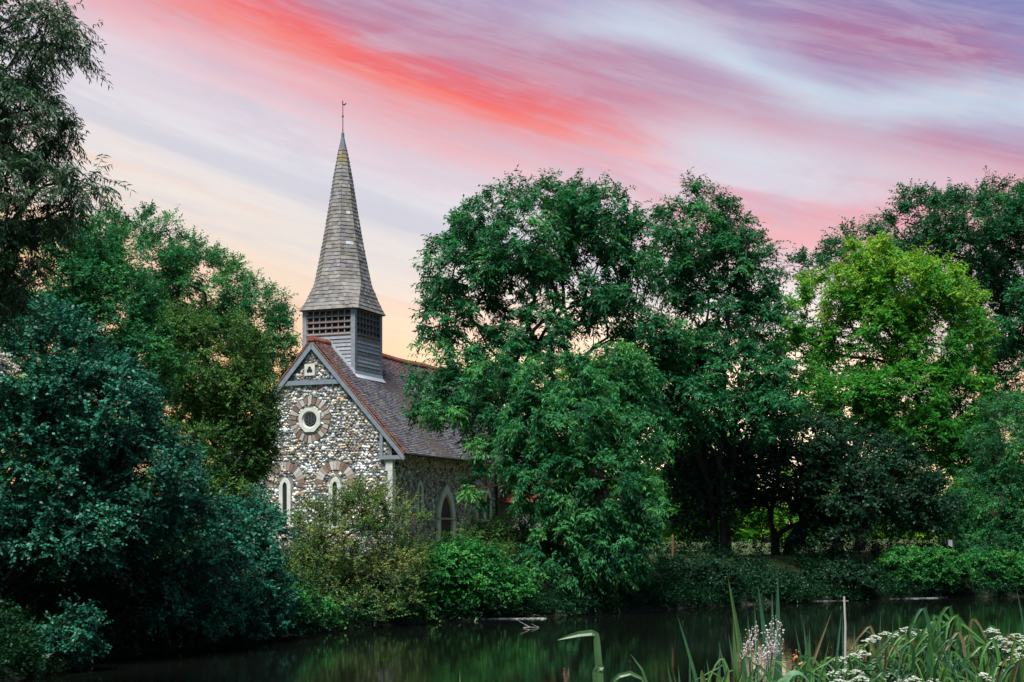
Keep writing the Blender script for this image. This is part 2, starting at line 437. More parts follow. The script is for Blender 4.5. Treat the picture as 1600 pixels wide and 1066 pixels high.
def flints(mb, frame, u0, u1, z0, z1, inside, spacing=.135, dim=1.0):
    """rounded stones bedded in the plane given by frame(u, z, out)"""
    nz = int((z1 - z0) / (spacing * .86)); nu = int((u1 - u0) / spacing)
    for j in range(nz):
        for i in range(nu):
            u = u0 + (i + .5 + (j % 2) * .5 + rnd.uniform(-.28, .28)) * spacing
            z = z0 + (j + .5 + rnd.uniform(-.28, .28)) * spacing * .86
            if not inside(u, z): continue
            s = spacing * rnd.choice((.30, .36, .42, .5, .52, .58, .74)) * rnd.uniform(.85, 1.12)
            sx, sz, so = s * rnd.uniform(.85, 1.35), s * rnd.uniform(.7, 1.1), s * rnd.uniform(.45, .75)
            th = rnd.uniform(-.6, .6); c, sn = math.cos(th), math.sin(th)
            V = []
            for p in ICO_V:
                k_ = rnd.uniform(.8, 1.18)
                a, b_ = p[0] * sx * k_, p[2] * sz * k_
                V.append(frame(u + a * c - b_ * sn, z + a * sn + b_ * c, .012 + p[1] * so * k_))
            if rnd.random() < .04: continue
            col = jit(rnd.choice(FL_C), .2, .08)
            st = .92 + .20 * math.sin(u * 1.7 + 1.3 * math.sin(z * 1.1)) * math.sin(z * 1.9 + .8 * u) - .22 * max(0, math.sin(u * 3.1 + z * .35)) ** 4
            if z < .9: st *= .8
            col = (col[0] * st, col[1] * st, col[2] * st * (.97 if st < .9 else 1))
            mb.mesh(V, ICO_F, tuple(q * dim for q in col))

def gf(a, z, out=0.0): return (-out, a, z)             # gable wall: out is towards the pond
def sf(t, z, out=0.0): return (t, -out, z)             # south wall

MORTAR = (.17, .16, .145)
STONE = (.52, .53, .48)
GC = 3.88                     # centre of the gable's openings
ROUND_Z, TREF_Z, COLLAR_Z = 5.69, 7.83, 7.28
LANC = (GC - 1.22, GC + 1.22)
LANC_TOP, LANC_BOT = 3.25, 1.15

def lancet_outline(c, bot, top, w, n=7):
    """pointed arch outline in wall coordinates"""
    h = w * .5; spring = top - w * .866
    pts = [(c - h, bot), (c + h, bot)]
    for i in range(n + 1):
        th = R(60) * i / n
        pts.append((c - h + w * math.cos(th), spring + w * math.sin(th)))
    for i in range(1, n + 1):
        th = R(120) + R(60) * i / n
        pts.append((c + h + w * math.cos(th), spring + w * math.sin(th)))
    return pts

def build_gable():
    mb = MB()
    top = lambda a: zr(a) - .20
    for x0, flip in ((0, 1), (.5, 0)):
        pts = [(x0, 0, -.6), (x0, 0, top(0)), (x0, W / 2, top(W / 2)), (x0, W, top(W)), (x0, W, -.6)]
        mb.poly(pts if flip else pts[::-1], MORTAR)
    def inside(a, z):
        if z > top(a) - .26 or a < .16 or a > W - .05: return False
        if math.hypot(a - GC, z - ROUND_Z) < .98 and not (.53 < math.hypot(a - GC, z - ROUND_Z) < .66): return False
        if abs(a - GC) < .28 and abs(z - TREF_Z) < .28: return False
        if abs(z - COLLAR_Z) < .12: return False
        for c in LANC:
            if abs(a - c) < .33 and LANC_BOT - .1 < z < LANC_TOP + .05: return False
            d = math.hypot(a - c, z - 2.95)
            if z > 2.85 and .58 < d < .98: return False
        return True
    flints(mb, gf, 0, W, -.1, 9.0, inside)
    g = mb.build('gable_wall', M['flint'], CH)
    # brick rings
    BR = [(.22, .15, .125), (.40, .38, .34), (.17, .12, .10), (.30, .235, .195), (.42, .39, .35)]
    mb = MB()
    for i in range(26):
        th = 2 * math.pi * (i + .5) / 26; hw = .082
        d = np.array([math.cos(th), math.sin(th)]); n = np.array([-d[1], d[0]])
        r0, r1 = .67, .97 + rnd.uniform(-.04, .03)
        q = [np.array([GC, ROUND_Z]) + d * r + n * s * hw * (r / .85) for r, s in ((r0, -1), (r1, -1), (r1, 1), (r0, 1))]
        mb.prism([gf(p[0], p[1], .05) for p in q], (.1, 0, 0), jit(BR[i % 5], .2))
    mb.build('brick_ring', M['brick'], g)
    for c in LANC:
        mb = MB()
        for i in range(17):
            th = R(-4) + R(188) * i / 16
            d = np.array([math.cos(th), math.sin(th)]); n = np.array([-d[1], d[0]])
            q = [np.array([c, 2.95]) + d * r + n * s * .07 * (r / .75) for r, s in ((.6, -1), (.95, -1), (.95, 1), (.6, 1))]
            mb.prism([gf(p[0], p[1], .045) for p in q], (.1, 0, 0), jit(BR[(i * 2) % 5], .2))
        mb.build('brick_arch', M['brick'], g)
    # round window: octagonal stone, deep reveal, leaded glass
    mb = MB(); n = 32
    def ring(r, octo=False):
        o = []
        for i in range(n):
            th = 2 * math.pi * i / n
            rr = r
            if octo:
                ph = (th + math.pi / 8) % (math.pi / 4) - math.pi / 8
                rr = r / math.cos(ph)
            o.append((GC + rr * math.cos(th), ROUND_Z + rr * math.sin(th)))
        return o
    mb.strip_frame([gf(*p, .09) for p in ring(.52, True)], [gf(*p, .09) for p in ring(.37)], (.12, 0, 0), STONE)
    mb.strip_frame([gf(*p, .055) for p in ring(.372)], [gf(*p, .012) for p in ring(.30)], (.03, 0, 0), (.45, .46, .42))
    w = mb.build('round_window', M['stone'], CH)
    mb = MB(); mb.poly([gf(*p, .008) for p in ring(.31)][::-1]); mb.build('pane', M['glass'], w)
    mb = MB()
    for i in range(6):
        th = math.pi / 6 + i * math.pi / 3
        c = (GC + .155 * math.cos(th), ROUND_Z + .155 * math.sin(th))
        o1 = [gf(c[0] + .10 * math.cos(q), c[1] + .10 * math.sin(q), .03) for q in np.linspace(0, 2 * math.pi, 13)[:-1]]
        o2 = [gf(c[0] + .075 * math.cos(q), c[1] + .075 * math.sin(q), .03) for q in np.linspace(0, 2 * math.pi, 13)[:-1]]
        mb.strip_frame(o1, o2, (.018, 0, 0), (.07, .075, .075))
    mb.build('tracery', M['lead'], w)
    # trefoil vent
    mb = MB()
    mb.box((-.07, GC - .25, TREF_Z - .25), (.05, GC + .25, TREF_Z + .25), STONE)
    v = mb.build('trefoil_vent', M['stone'], CH)
    mb = MB()
    for th in (90, 210, 330):
        c = (GC + .075 * math.cos(R(th)), TREF_Z - .01 + .075 * math.sin(R(th)))
        mb.prism([gf(c[0] + .075 * math.cos(q), c[1] + .075 * math.sin(q), .078 + th * 1e-5) for q in np.linspace(0, 2 * math.pi, 15)[:-1]], (.004, 0, 0), (.012, .012, .012))
    mb.build('vent_hole', M['iron'], v)
    # lancets
    for c in LANC:
        mb = MB()
        out = lancet_outline(c, LANC_BOT - .1, LANC_TOP, .58); inn = lancet_outline(c, LANC_BOT, LANC_TOP - .2, .22)
        mb.strip_frame([gf(*p, .08) for p in out], [gf(*p, .08) for p in inn], (.11, 0, 0), STONE)
        w = mb.build('lancet_window', M['stone'], CH)
        mb = MB(); mb.poly([gf(*p, .01) for p in inn][::-1]); mb.build('pane', M['glass'], w)
    # barge boards, collar, brackets
    TI = (.17, .20, .24)
    for s in (0, 1):
        mb = MB()
        A = lambda a: W - a if s else a
        for a0, a1 in ((-.62, 1.6), (1.6, W / 2 + .02)):
            o = [(-.17, A(a0), zr(min(a0, W / 2)) - .09), (-.17, A(a1), zr(min(a1, W / 2)) - .09), (-.17, A(a1), zr(min(a1, W / 2)) - .40), (-.17, A(a0), zr(a0) - .40)]
            mb.prism(o, (.05, 0, 0), jit(TI, .08))
        mb.build('barge_board', M['timber'], CH)
    mb = MB()
    aa = (COLLAR_Z - 4.23) / SL - .65 + .3
    mb.box((-.13, aa, COLLAR_Z - .10), (.02, W - aa, COLLAR_Z + .09), TI); mb.build('collar_beam', M['timber'], CH)
    for s in (0, 1):
        A = lambda a: W - a if s else a
        mb = MB()
        y0, y1 = sorted((A(-.66), A(.52)))
        mb.box((-.15, y0, 3.93), (.03, y1, 4.10), TI)
        y0, y1 = sorted((A(.36), A(.50)))
        mb.box((-.145, y0, 4.103), (.025, y1, zr(.43) - .39), TI)
        mb.build('verge_bracket', M['timber'], CH)

def build_walls():
    mb = MB()
    mb.box((.5, 0, -.6), (LEN, .5, zr(.25) - .25), MORTAR)
    win = (8.85, 10.75)
    def inside(t, z):
        if z > 4.45 or t < .2: return False
        if z > 3.75 and rnd.random() < .55: return False      # the render under the eaves hides many stones
        if abs(t - 2.65) < .33 and 1.5 < z < 3.2: return False
        if abs(t - 5.33) < 1.0 and z < 3.05 - max(0, abs(t - 5.33) - .3) * 1.2: return False
        if win[0] - .1 < t < win[1] + .1 and 1.2 < z < 3.1: return False
        return True
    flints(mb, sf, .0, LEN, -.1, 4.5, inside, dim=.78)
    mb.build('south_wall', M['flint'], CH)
    mb = MB()
    mb.box((.5, W - .5, -.6), (LEN, W, zr(.25) - .25), MORTAR)
    mb.build('north_wall', M['flint'], CH)
    mb = MB()
    for x0, flip in ((LEN, 0), (LEN - .4, 1)):
        pts = [(x0, 0.003, -.6), (x0, 0.003, zr(0) - .2), (x0, W / 2, zr(W / 2) - .2), (x0, W - .003, zr(0) - .2), (x0, W - .003, -.6)]
        mb.poly(pts if flip else pts[::-1], MORTAR)
    mb.build('east_wall', M['flint'], CH)
    # quoins on the corner
    mb = MB(); z = -.3; i = 0
    while z < 3.9:
        h = rnd.uniform(.28, .42)
        a, t = ((.17, .30), (.26, .18))[i % 2]
        mb.box((-.06, -.06, z), (t, a, min(z + h, 3.92) - .012), jit((.47, .49, .46), .12)); z += h; i += 1
    mb.build('corner_quoins', M['stone'], CH)
    # side lancet
    mb = MB(); out = lancet_outline(2.65, 1.55, 3.16, .6); inn = lancet_outline(2.65, 1.68, 2.98, .24)
    mb.strip_frame([sf(*p, .07) for p in out][::-1], [sf(*p, .07) for p in inn][::-1], (0, .1, 0), STONE)
    w = mb.build('side_lancet_window', M['stone'], CH)
    mb = MB(); mb.poly([sf(*p, .01) for p in inn]); mb.build('pane', M['glass'], w)
    # doorway
    mb = MB(); out = lancet_outline(5.33, -.1, 3.03, 1.95, 10); inn = lancet_outline(5.33, -.1, 2.62, 1.32, 10)
    mb.strip_frame([sf(*p, .12) for p in out][::-1], [sf(*p, .12) for p in inn][::-1], (0, .16, 0), STONE)
    inn2 = lancet_outline(5.33, -.1, 2.5, 1.12, 10)
    mb.strip_frame([sf(*p, .062) for p in inn][::-1], [sf(*p, .062) for p in inn2][::-1], (0, .1, 0), (.33, .29, .22))
    w = mb.build('doorway', M['stone'], CH)
    mb = MB(); mb.prism([sf(*p, .02) for p in inn2], (0, .012, 0), (.030, .028, .03)); mb.build('door', M['timber'], w)
    mb = MB(); mb.box((4.35, -.16, 1.44), (6.31, -.035, 1.53), (.30, .30, .29)); mb.build('transom', M['stone'], w)
    # two-light window
    mb = MB()
    mb.box((win[0], -.07, 1.3), (win[1], .02, 1.45), STONE)
    for c in (9.33, 10.27):
        o = lancet_outline(c, 1.453, 3.0, .9); i_ = lancet_outline(c, 1.48, 2.75, .5)
        mb.strip_frame([sf(*p, .06) for p in o][::-1], [sf(*p, .06) for p in i_][::-1], (0, .09, 0), STONE)
    w = mb.build('twin_lancet_window', M['stone'], CH)
    for c in (9.33, 10.27):
        mb = MB(); mb.poly([sf(*p, .012) for p in lancet_outline(c, 1.48, 2.75, .5)]); mb.build('pane', M['glass'], w)
    # downpipe
    mb = MB(); mb.tube([(11.2, -.12, -.1), (11.2, -.12, 3.6), (11.2, -.5, 4.0)], .07, 8, (.012, .012, .014)); mb.build('downpipe', M['iron'], CH, True)
    # gutter along the eave
    mb = MB(); mb.tube([(-.1, -.70, 4.15), (LEN + .1, -.70, 4.15)], .055, 8, (.02, .018, .018)); mb.build('gutter', M['iron'], CH, True)
    # soffit / wall plate
    mb = MB(); mb.beam((0.02, -.2, 4.25), (LEN, -.2, 4.25), .34, .09, (0, 0, 1), (.045, .038, .032)); mb.build('soffit', M['timber'], CH)

def tiles(mb, org, along, up, nrm, length, height, tw, gauge, colf, lift=.024, clip=None):
    org, along, up, nrm = (np.array(q, float) for q in (org, along, up, nrm))
    nr = int(height / gauge); nc = int(length / tw)
    for j in range(nr):
        off = (j % 2) * .5 * tw
        sag = .012 * math.sin(j * .31)
        for i in range(-1, nc + 1):
            a0 = max(i * tw + off, 0); a1 = min(a0 + tw * .965, length) if i >= 0 else off
            if a1 - a0 < .02: continue
            b0 = j * gauge + rnd.uniform(-.006, .006); b1 = min(b0 + gauge * 1.12, height)
            am, bm = (a0 + a1) / 2, (b0 + b1) / 2
            if clip and clip(am, bm): continue
            l0 = lift * rnd.uniform(.75, 1.5); tw_ = rnd.uniform(-.006, .006)
            ws = .02 * math.sin(am * 1.1 + .6 * math.sin(bm * 1.3)) + .012 * math.sin(am * .43 + 2)
            p = [org + along * a0 + up * b0 + nrm * (l0 + tw_ + ws), org + along * a1 + up * b0 + nrm * (l0 - tw_ + ws),
                 org + along * a1 + up * b1 + nrm * (.004 + ws), org + along * a0 + up * b1 + nrm * (.004 + ws)]
            c = colf(am, bm)
            mb.poly(p, c)
            mb.poly([org + along * a0 + up * b0 + nrm * (l0 - lift + ws), org + along * a1 + up * b0 + nrm * (l0 - lift + ws), p[1], p[0]], c)

def build_roof():
    hyp = math.hypot(1, SL); rise = W / 2 + .65
    T_HALF = 1.25; T0, T1 = 1.40, 3.90
    def colf(a, b):
        # brown-grey clay with red patches towards the ridge and the verge, lichen lower down
        red = max(0, min(1, (b - 4.9) / 2.2 + rnd.gauss(0, .3)))
        if a > 4.5: red *= .75
        if a < .35: red = max(red, .6)
        g = rnd.choice(((.125, .122, .145), (.158, .152, .175), (.095, .095, .118), (.165, .148, .148), (.135, .128, .158)))
        r_ = rnd.choice(((.21, .075, .05), (.25, .10, .06), (.17, .06, .045), (.20, .09, .07)))
        c = tuple(g[q] * (1 - red) + r_[q] * red for q in range(3))
        if rnd.random() < .03 + (.06 if a < 3 and b < 3 else 0): c = (.17, .155, .08)
        c = tuple(q * .8 for q in c); return jit(c, .3, .06)
    for s in (0, 1):
        mb = MB()
        A = (lambda a: W - a) if s else (lambda a: a)
        # boards under the tiles
        o = [(-.14, A(-.65), 4.23 - .09), (-.14, A(W / 2), zr(W / 2) - .09), (-.14, A(W / 2), zr(W / 2) - .004), (-.14, A(-.65), 4.23 - .004)]
        mb.prism(o, (LEN + .28, 0, 0), (.07, .055, .05))
        up = np.array([0, (1 if not s else -1) / hyp, SL / hyp]); nrm = np.array([0, (-SL if not s else SL) / hyp, 1 / hyp])
        def clip(am, bm):
            a = -.65 + bm / hyp
            return T0 - .1 < am - .16 < T1 + .0 and a > W / 2 - T_HALF
        org = (-.18, A(-.70), 4.23 - .05 * SL)
        tiles(mb, org, (1, 0, 0), up, nrm, LEN + .36, rise * hyp + .04, .165, .112, colf, clip=clip)
        r_ = mb.build('roof' if not s else 'roof_far_slope', M['tile'], CH)
        if s: r_.name = 'roof'
        # orange verge tiles seen edge on
        mb = MB()
        for j in range(int(rise * hyp / .112)):
            b0 = j * .112
            c = jit((.30, .13, .06), .3, .1)
            p = np.array(org) + up * b0
            mb.beam(p + np.array([-.012, 0, 0]) + nrm * -.02, p + np.array([-.012, 0, 0]) + up * .10 + nrm * -.028, .03, .035, nrm, c)
        mb.build('verge_tiles', M['tile'], r_)
    # ridge tiles
    zt = zr(W / 2)
    for t_a, t_b in ((-.18, T0 - .25), (T1 - .1, LEN + .15)):
        mb = MB(); t = t_a
        while t < t_b:
            dz = .02 * math.sin(t * 1.3)
            pts = [(W / 2 + .17 * math.cos(q), zt - .06 + dz + .16 * math.sin(q)) for q in np.linspace(R(-15), R(195), 8)]
            a = [(t, *p) for p in pts]; b = [(t + .33, p[0], p[1] - .012) for p in pts]
            c = jit((.22, .075, .05), .25, .1)
            for i in range(7): mb.poly([a[i], b[i], b[i + 1], a[i + 1]][::-1], c)
            mb.poly(a, c)
            # raised collar that gives the ridge its toothed line
            a = [(t - .02, W / 2 + (p[0] - W / 2) * 1.12, p[1] + .03) for p in pts]; b = [(t + .03, W / 2 + (p[0] - W / 2) * 1.12, p[1] + .03) for p in pts]
            for i in range(7): mb.poly([a[i], b[i], b[i + 1], a[i + 1]][::-1], c)
            mb.poly(a, c); mb.poly(b[::-1], c)
            t += .33
        mb.build('ridge_tiles', M['tile'], CH)
    return T0, T1, T_HALF

def build_turret(T0, T1, TH):
    c0 = W / 2
    a0, a1 = c0 - TH, c0 + TH
    ZL, ZT = 9.48, 10.58            # bottom and top of the louvres
    GREY = (.20, .21, .225)
    core = MB()
    core.box((T0 + .16, a0 + .16, 7.0), (T1 - .16, a1 - .16, ZT), (.055, .048, .05))
    tu = core.build('bell_turret', M['timber'], CH)
    # weatherboards
    for fc, name in (('front', 'weatherboards'), ('south', 'weatherboards'), ('north', 'weatherboards'), ('back', 'weatherboards')):
        mb = MB(); z = 7.15
        while z < ZL:
            z1 = min(z + .165, ZL + .02)
            c = jit((.30, .32, .345), .3, .06)
            if rnd.random() < .25: c = jit((.36, .37, .38), .2) if rnd.random() < .6 else jit((.14, .13, .125), .2)
            o0, o1 = .035 + rnd.uniform(-.006, .006), .004
            if fc == 'front': q = [(T0 - o0, a1, z), (T0 - o0, a0, z), (T0 - o1, a0, z1), (T0 - o1, a1, z1)]; back = (T0 + .02)
            if fc == 'back': q = [(T1 + o0, a0, z), (T1 + o0, a1, z), (T1 + o1, a1, z1), (T1 + o1, a0, z1)]
            if fc == 'south': q = [(T0, a0 - o0, z), (T1, a0 - o0, z), (T1, a0 - o1, z1), (T0, a0 - o1, z1)]
            if fc == 'north': q = [(T1, a1 + o0, z), (T0, a1 + o0, z), (T0, a1 + o1, z1), (T1, a1 + o1, z1)]
            if fc == 'front' and z1 < zr(a0): pass
            mb.poly(q, c)
            inn = {'front': (.06, 0, 0), 'back': (-.06, 0, 0), 'south': (0, .06, 0), 'north': (0, -.06, 0)}[fc]
            mb.poly([np.array(q[0]) + inn, np.array(q[1]) + inn, q[1], q[0]], c)
            z += .165
        mb.build(name, M['timber'], tu)
    # corner posts
    for t, a in ((T0, a0), (T0, a1), (T1, a0), (T1, a1)):
        mb = MB(); st = 1 if t == T0 else -1; sa = 1 if a == a0 else -1
        x0, x1 = sorted((t - st * .05, t + st * .15)); y0, y1 = sorted((a - sa * .05, a + sa * .15))
        mb.box((x0, y0, 7.1), (x1, y1, ZT + .02), jit((.21, .225, .25), .1)); mb.build('corner_post', M['timber'], tu)
    # pigeon-hole louvres
    for fc in ('front', 'south', 'back', 'north'):
        mb = MB()
        n = 7
        lo, hi = ((a0, a1) if fc in ('front', 'back') else (T0, T1)); lo += .17; hi -= .17
        def fr(u, z, o):
            return {'front': (T0 - o, u, z), 'back': (T1 + o, u, z), 'south': (u, a0 - o, z), 'north': (u, a1 + o, z)}[fc]
        inn = {'front': (.10, 0, 0), 'back': (-.10, 0, 0), 'south': (0, .10, 0), 'north': (0, -.10, 0)}[fc]
        inw = np.array(inn)
        for i in range(n + 1 if n else 1):
            u = lo + (hi - lo) * i / n
            mb.prism([fr(u - .02, ZL, .02), fr(u + .02, ZL, .02), fr(u + .02, ZT, .02), fr(u - .02, ZT, .02)], inw * .9, jit((.24, .215, .21), .2))
        for j in range(5):
            z = ZL + j * (ZT - ZL) / 4.2
            # sloping board, its lower edge outward
            A_, B_ = np.array(fr(lo - .02, z, .045)), np.array(fr(hi + .02, z, .045))
            C_, D_ = np.array(fr(hi + .02, z + .15, -.12)), np.array(fr(lo - .02, z + .15, -.12))
            mb.prism([A_, B_, C_, D_], (0, 0, .03), jit((.14, .115, .11), .25))
        mb.build('louvres', M['timber'], tu)
    # eave moulding below the spire
    mb = MB(); e = .07
    mb.box((T0 - e, a0 - e, ZT - .01), (T1 + e, a1 + e, ZT + .07), (.12, .11, .115)); mb.build('eave_plate', M['timber'], tu)
    # lead flashing where the turret meets the roof
    LD = (.48, .52, .56); hyp = math.hypot(1, SL)
    for s in (0, 1):
        mb = MB()
        A = (lambda a: W - a) if s else (lambda a: a)
        sg = -1 if s else 1
        # along the foot on the slope
        z = zr(a0)
        mb.prism([(T0 - .12, A(a0 - .03), z + .03), (T1 + .12, A(a0 - .03), z + .03), (T1 + .12, A(a0 - .20), zr(a0 - .20) + .05), (T0 - .12, A(a0 - .20), zr(a0 - .20) + .05)][::sg], (0, 0, .025), LD)
        mb.prism([(T0 - .06, A(a0 - .052), z - .05), (T1 + .06, A(a0 - .052), z - .05), (T1 + .06, A(a0 - .052), z + .16), (T0 - .06, A(a0 - .052), z + .16)][::sg], (0, sg * -.012, 0), LD)
        for t, o in ((T0 - .05, -1), (T1 + .05, 1)):
            q = [(t, A(a0 - .06), zr(a0 - .06) - .05), (t, A(c0), zr(c0) - .05), (t, A(c0), zr(c0) + .20), (t, A(a0 - .06), zr(a0 - .06) + .20)]
            mb.prism(q, (o * .02, 0, 0), jit((.30, .36, .40), .1))
        mb.build('lead_flashing', M['lead'], tu)
    # ---------------- spire
    ct, ca = (T0 + T1) / 2, c0
    prof = [(10.60, 1.46, .16), (11.05, 1.33, .36), (11.88, 1.17, .586 * 1.17), (12.56, 1.04, .586 * 1.04), (13.90, .80, .586 * .80), (15.23, .59, .586 * .59),
            (16.57, .40, .586 * .40), (17.88, .17, .586 * .17)]
    def ring(z):
        for (z0, h0, k0), (z1, h1, k1) in zip(prof[:-1], prof[1:]):
            if z <= z1 + 1e-6:
                f = max(0, (z - z0) / (z1 - z0)); h = h0 + (h1 - h0) * f; k_ = k0 + (k1 - k0) * f; break
        g = h - k_
        return [(h, -g), (h, g), (g, h), (-g, h), (-h, g), (-h, -g), (-g, -h), (g, -h)]
    mb = MB(); z = 10.60; g = .172; row = 0
    patches = [(13.55, 5), (14.9, 5), (13.2, 7), (13.4, 6), (14.5, 6)]
    while z < 17.86:
        z1 = min(z + g, 17.88)
        A_, B_ = ring(z), ring(min(z1 + .02, 17.88))
        for i in range(8):
            j = (i + 1) % 8
            p0, p1, q0, q1 = (np.array(e) for e in (A_[i], A_[j], B_[i], B_[j]))
            wd = np.linalg.norm(p1 - p0)
            nrm = (p0 + p1); nrm = nrm / (np.linalg.norm(nrm) + 1e-9)
            n = max(1, int(round(wd / .165)))
            cuts = [0] + [(q + (row % 2) * .35 + rnd.uniform(-.2, .2)) / n for q in range(1, n)] + [1]
            for a, b in zip(cuts[:-1], cuts[1:]):
                if b <= a: continue
                lo_ = .021 * rnd.uniform(.7, 1.5)
                dz = rnd.uniform(-.012, .012) if z > 10.65 else 0
                P0 = p0 + (p1 - p0) * a + nrm * lo_; P1 = p0 + (p1 - p0) * b + nrm * lo_
                Q0 = q0 + (q1 - q0) * a; Q1 = q0 + (q1 - q0) * b
                base = rnd.choice(((.18, .166, .15), (.207, .190, .172), (.155, .147, .14), (.232, .214, .195), (.19, .186, .188)))
                if i % 2 == 0 and rnd.random() < .06: base = (.20, .205, .215)
                if i in (5, 6, 7) and any(abs(z - pz) < .17 and pi == i for pz, pi in patches) and .25 < a < .7 and rnd.random() < .8: base = (.40, .42, .45)
                if z > 17.2 and rnd.random() < .35: base = (.20, .155, .06)
                if rnd.random() < .02: base = (.16, .14, .09)
                c = jit(base, .14, .04)
                mb.poly([(ct + P0[0], ca + P0[1], z + dz), (ct + P1[0], ca + P1[1], z + dz), (ct + Q1[0], ca + Q1[1], z1 + .02), (ct + Q0[0], ca + Q0[1], z1 + .02)], c)
                mb.poly([(ct + P0[0] - nrm[0] * lo_, ca + P0[1] - nrm[1] * lo_, z + dz + .002), (ct + P1[0] - nrm[0] * lo_, ca + P1[1] - nrm[1] * lo_, z + dz + .002),
                         (ct + P1[0], ca + P1[1], z + dz), (ct + P0[0], ca + P0[1], z + dz)], (.10, .09, .08))
        z = z1; row += 1
    # underside
    r0 = ring(10.60); mb.poly([(ct + p[0], ca + p[1], 10.598) for p in r0][::-1], (.05, .04, .04))
    sp = mb.build('spire', M['shingle'], CH)
    mb = MB()
    mb.tube([(ct, ca, 17.85), (ct, ca, 18.35), (ct, ca, 18.42), (ct, ca, 18.62)], [.20, .085, .07, .065], 10, (.10, .115, .15)); mb.build('lead_cap', M['lead'], sp)
    mb = MB(); IR = (.03, .015, .015)
    mb.tube([(ct, ca, 18.6), (ct, ca, 20.07)], [.02, .014], 6, IR)
    def ball(r, z):
        mb.mesh([(ct + p[0] * r, ca + p[1] * r, z + p[2] * r) for p in ICO_V], ICO_F, IR)
    ball(.05, 19.36); ball(.035, 18.75); ball(.03, 19.9)
    vane = mb.build('weathervane', M['iron'], sp)
    mb = MB()
    # a small feathered tail and pointer
    dv = np.array([.68, -.73])
    def vp(u, z): return (ct + dv[0] * u, ca + dv[1] * u, z)
    mb.prism([vp(.0, 19.86), vp(.10, 19.86), vp(.17, 20.0), vp(.15, 19.92), vp(.08, 19.90), vp(0, 19.92)], (.012, .012, 0), IR)
    mb.prism([vp(.0, 19.9), vp(-.03, 19.95), vp(-.02, 20.03), vp(0.015, 19.98)], (.012, .012, 0), IR)
    mb.build('vane_bird', M['iron'], vane)

def build_porch():
    """low red-tiled porch on the south side beyond the downpipe"""
    t0, t1, dep, ez, rz_ = 11.75, 15.0, 2.3, 2.35, 4.05
    mb = MB()
    mb.box((t0 + .15, -dep, -.6), (t0 + .45, -.003, ez), MORTAR); mb.box((t1 - .45, -dep, -.6), (t1 - .15, -.003, ez), MORTAR)
    mb.box((t0 + .12, -dep - .06, -.5), (t0 + .5, -dep + .02, ez), STONE)
    p = mb.build('porch', M['flint'], CH)
    tm = (t0 + t1) / 2
    mb = MB()
    def colf(a, b): return jit(rnd.choice(((.26, .075, .05), (.21, .06, .045), (.30, .10, .06))), .2, .08)
    for s in (1, -1):
        lo = np.array([tm - s * (tm - t0 + .15), -dep - .25, ez - .05]); hi = np.array([tm, -dep - .25, rz_])
        up = hi - lo; h = np.linalg.norm(up); up = up / h
        nrm = np.array([-s * up[2], 0, s * up[0]]); nrm = nrm if nrm[2] > 0 else -nrm
        mb.prism([lo - nrm * .06, hi - nrm * .06, hi - nrm * .004, lo - nrm * .004], (0, dep + .25 + .003, 0), (.1, .05, .04))
        tiles(mb, lo, (0, 1, 0), up, nrm, dep + .25, h, .165, .112, colf)
    mb.build('porch_roof', M['tile'], p)

build_gable(); build_walls(); _t = build_roof(); build_turret(*_t); build_porch()

# ------------------------------------------------------------------ trees and bushes
def unit(v): return v / (np.linalg.norm(v, axis=-1, keepdims=True) + 1e-9)

def make_leaves(g, C, rad, cen, S, K, ll, lw, droop=.35, up=.35, outw=.7, tone_mid=.45, tone_sd=.16, scatter=.3, start=.12, ctone=None):
    """shoots of leaves round every clump centre; returns quads (n,4,3) and a tone each"""
    n = len(C)
    out = unit(C - cen)
    d = g.normal(size=(n, S, 3)); d = unit(d)
    d = unit(d + out[:, None, :] * outw + np.array([0, 0, up]))
    st = C[:, None, :] + g.normal(size=(n, S, 3)) * rad[:, None, None] * scatter
    ln = rad[:, None] * g.uniform(.55, 1.15, (n, S))
    f = np.linspace(start, 1.0, K)[None, None, :] + g.uniform(-.03, .03, (n, S, K))
    p = st[:, :, None, :] + d[:, :, None, :] * (ln[:, :, None] * f)[..., None]
    p[..., 2] -= droop * ln[:, :, None] * f ** 2 * .6
    side = unit(np.cross(d, np.array([0, 0, 1.0]) + g.normal(size=(n, S, 3)) * .35))
    sg = np.where(np.arange(K) % 2 == 0, 1.0, -1.0)
    ax = unit(d[:, :, None, :] * .55 + side[:, :, None, :] * sg[None, None, :, None] * .85 + g.normal(size=(n, S, K, 3)) * .33 + np.array([0, 0, -droop]))
    nr = g.normal(size=(n, S, K, 3)) * .55 + np.array([0, 0, .75]) + out[:, None, None, :] * .45
    wv = unit(np.cross(ax, nr)); nr = unit(np.cross(wv, ax))
    L = (ll * g.uniform(.65, 1.2, (n, S, K)))[..., None]; Wd = (lw * g.uniform(.75, 1.2, (n, S, K)))[..., None]
    mid = p + ax * L * .45
    a = p; b = mid + wv * Wd * .5 + nr * Wd * .10; c = p + ax * L - np.array([0, 0, 1.0]) * L * droop * .25; e = mid - wv * Wd * .5 + nr * Wd * .10
    Q = np.stack([a, b, c, e], axis=-2).reshape(-1, 4, 3)
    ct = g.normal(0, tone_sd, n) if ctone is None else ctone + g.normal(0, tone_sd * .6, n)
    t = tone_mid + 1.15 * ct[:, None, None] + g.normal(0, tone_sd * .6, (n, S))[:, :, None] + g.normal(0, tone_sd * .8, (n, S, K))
    tw = np.stack([st, st + d * ln[..., None] * .85 - np.array([0, 0, 1.0]) * (droop * ln * .45)[..., None]], axis=-2).reshape(-1, 2, 3)
    return Q, np.clip(t, 0, 1).reshape(-1), tw

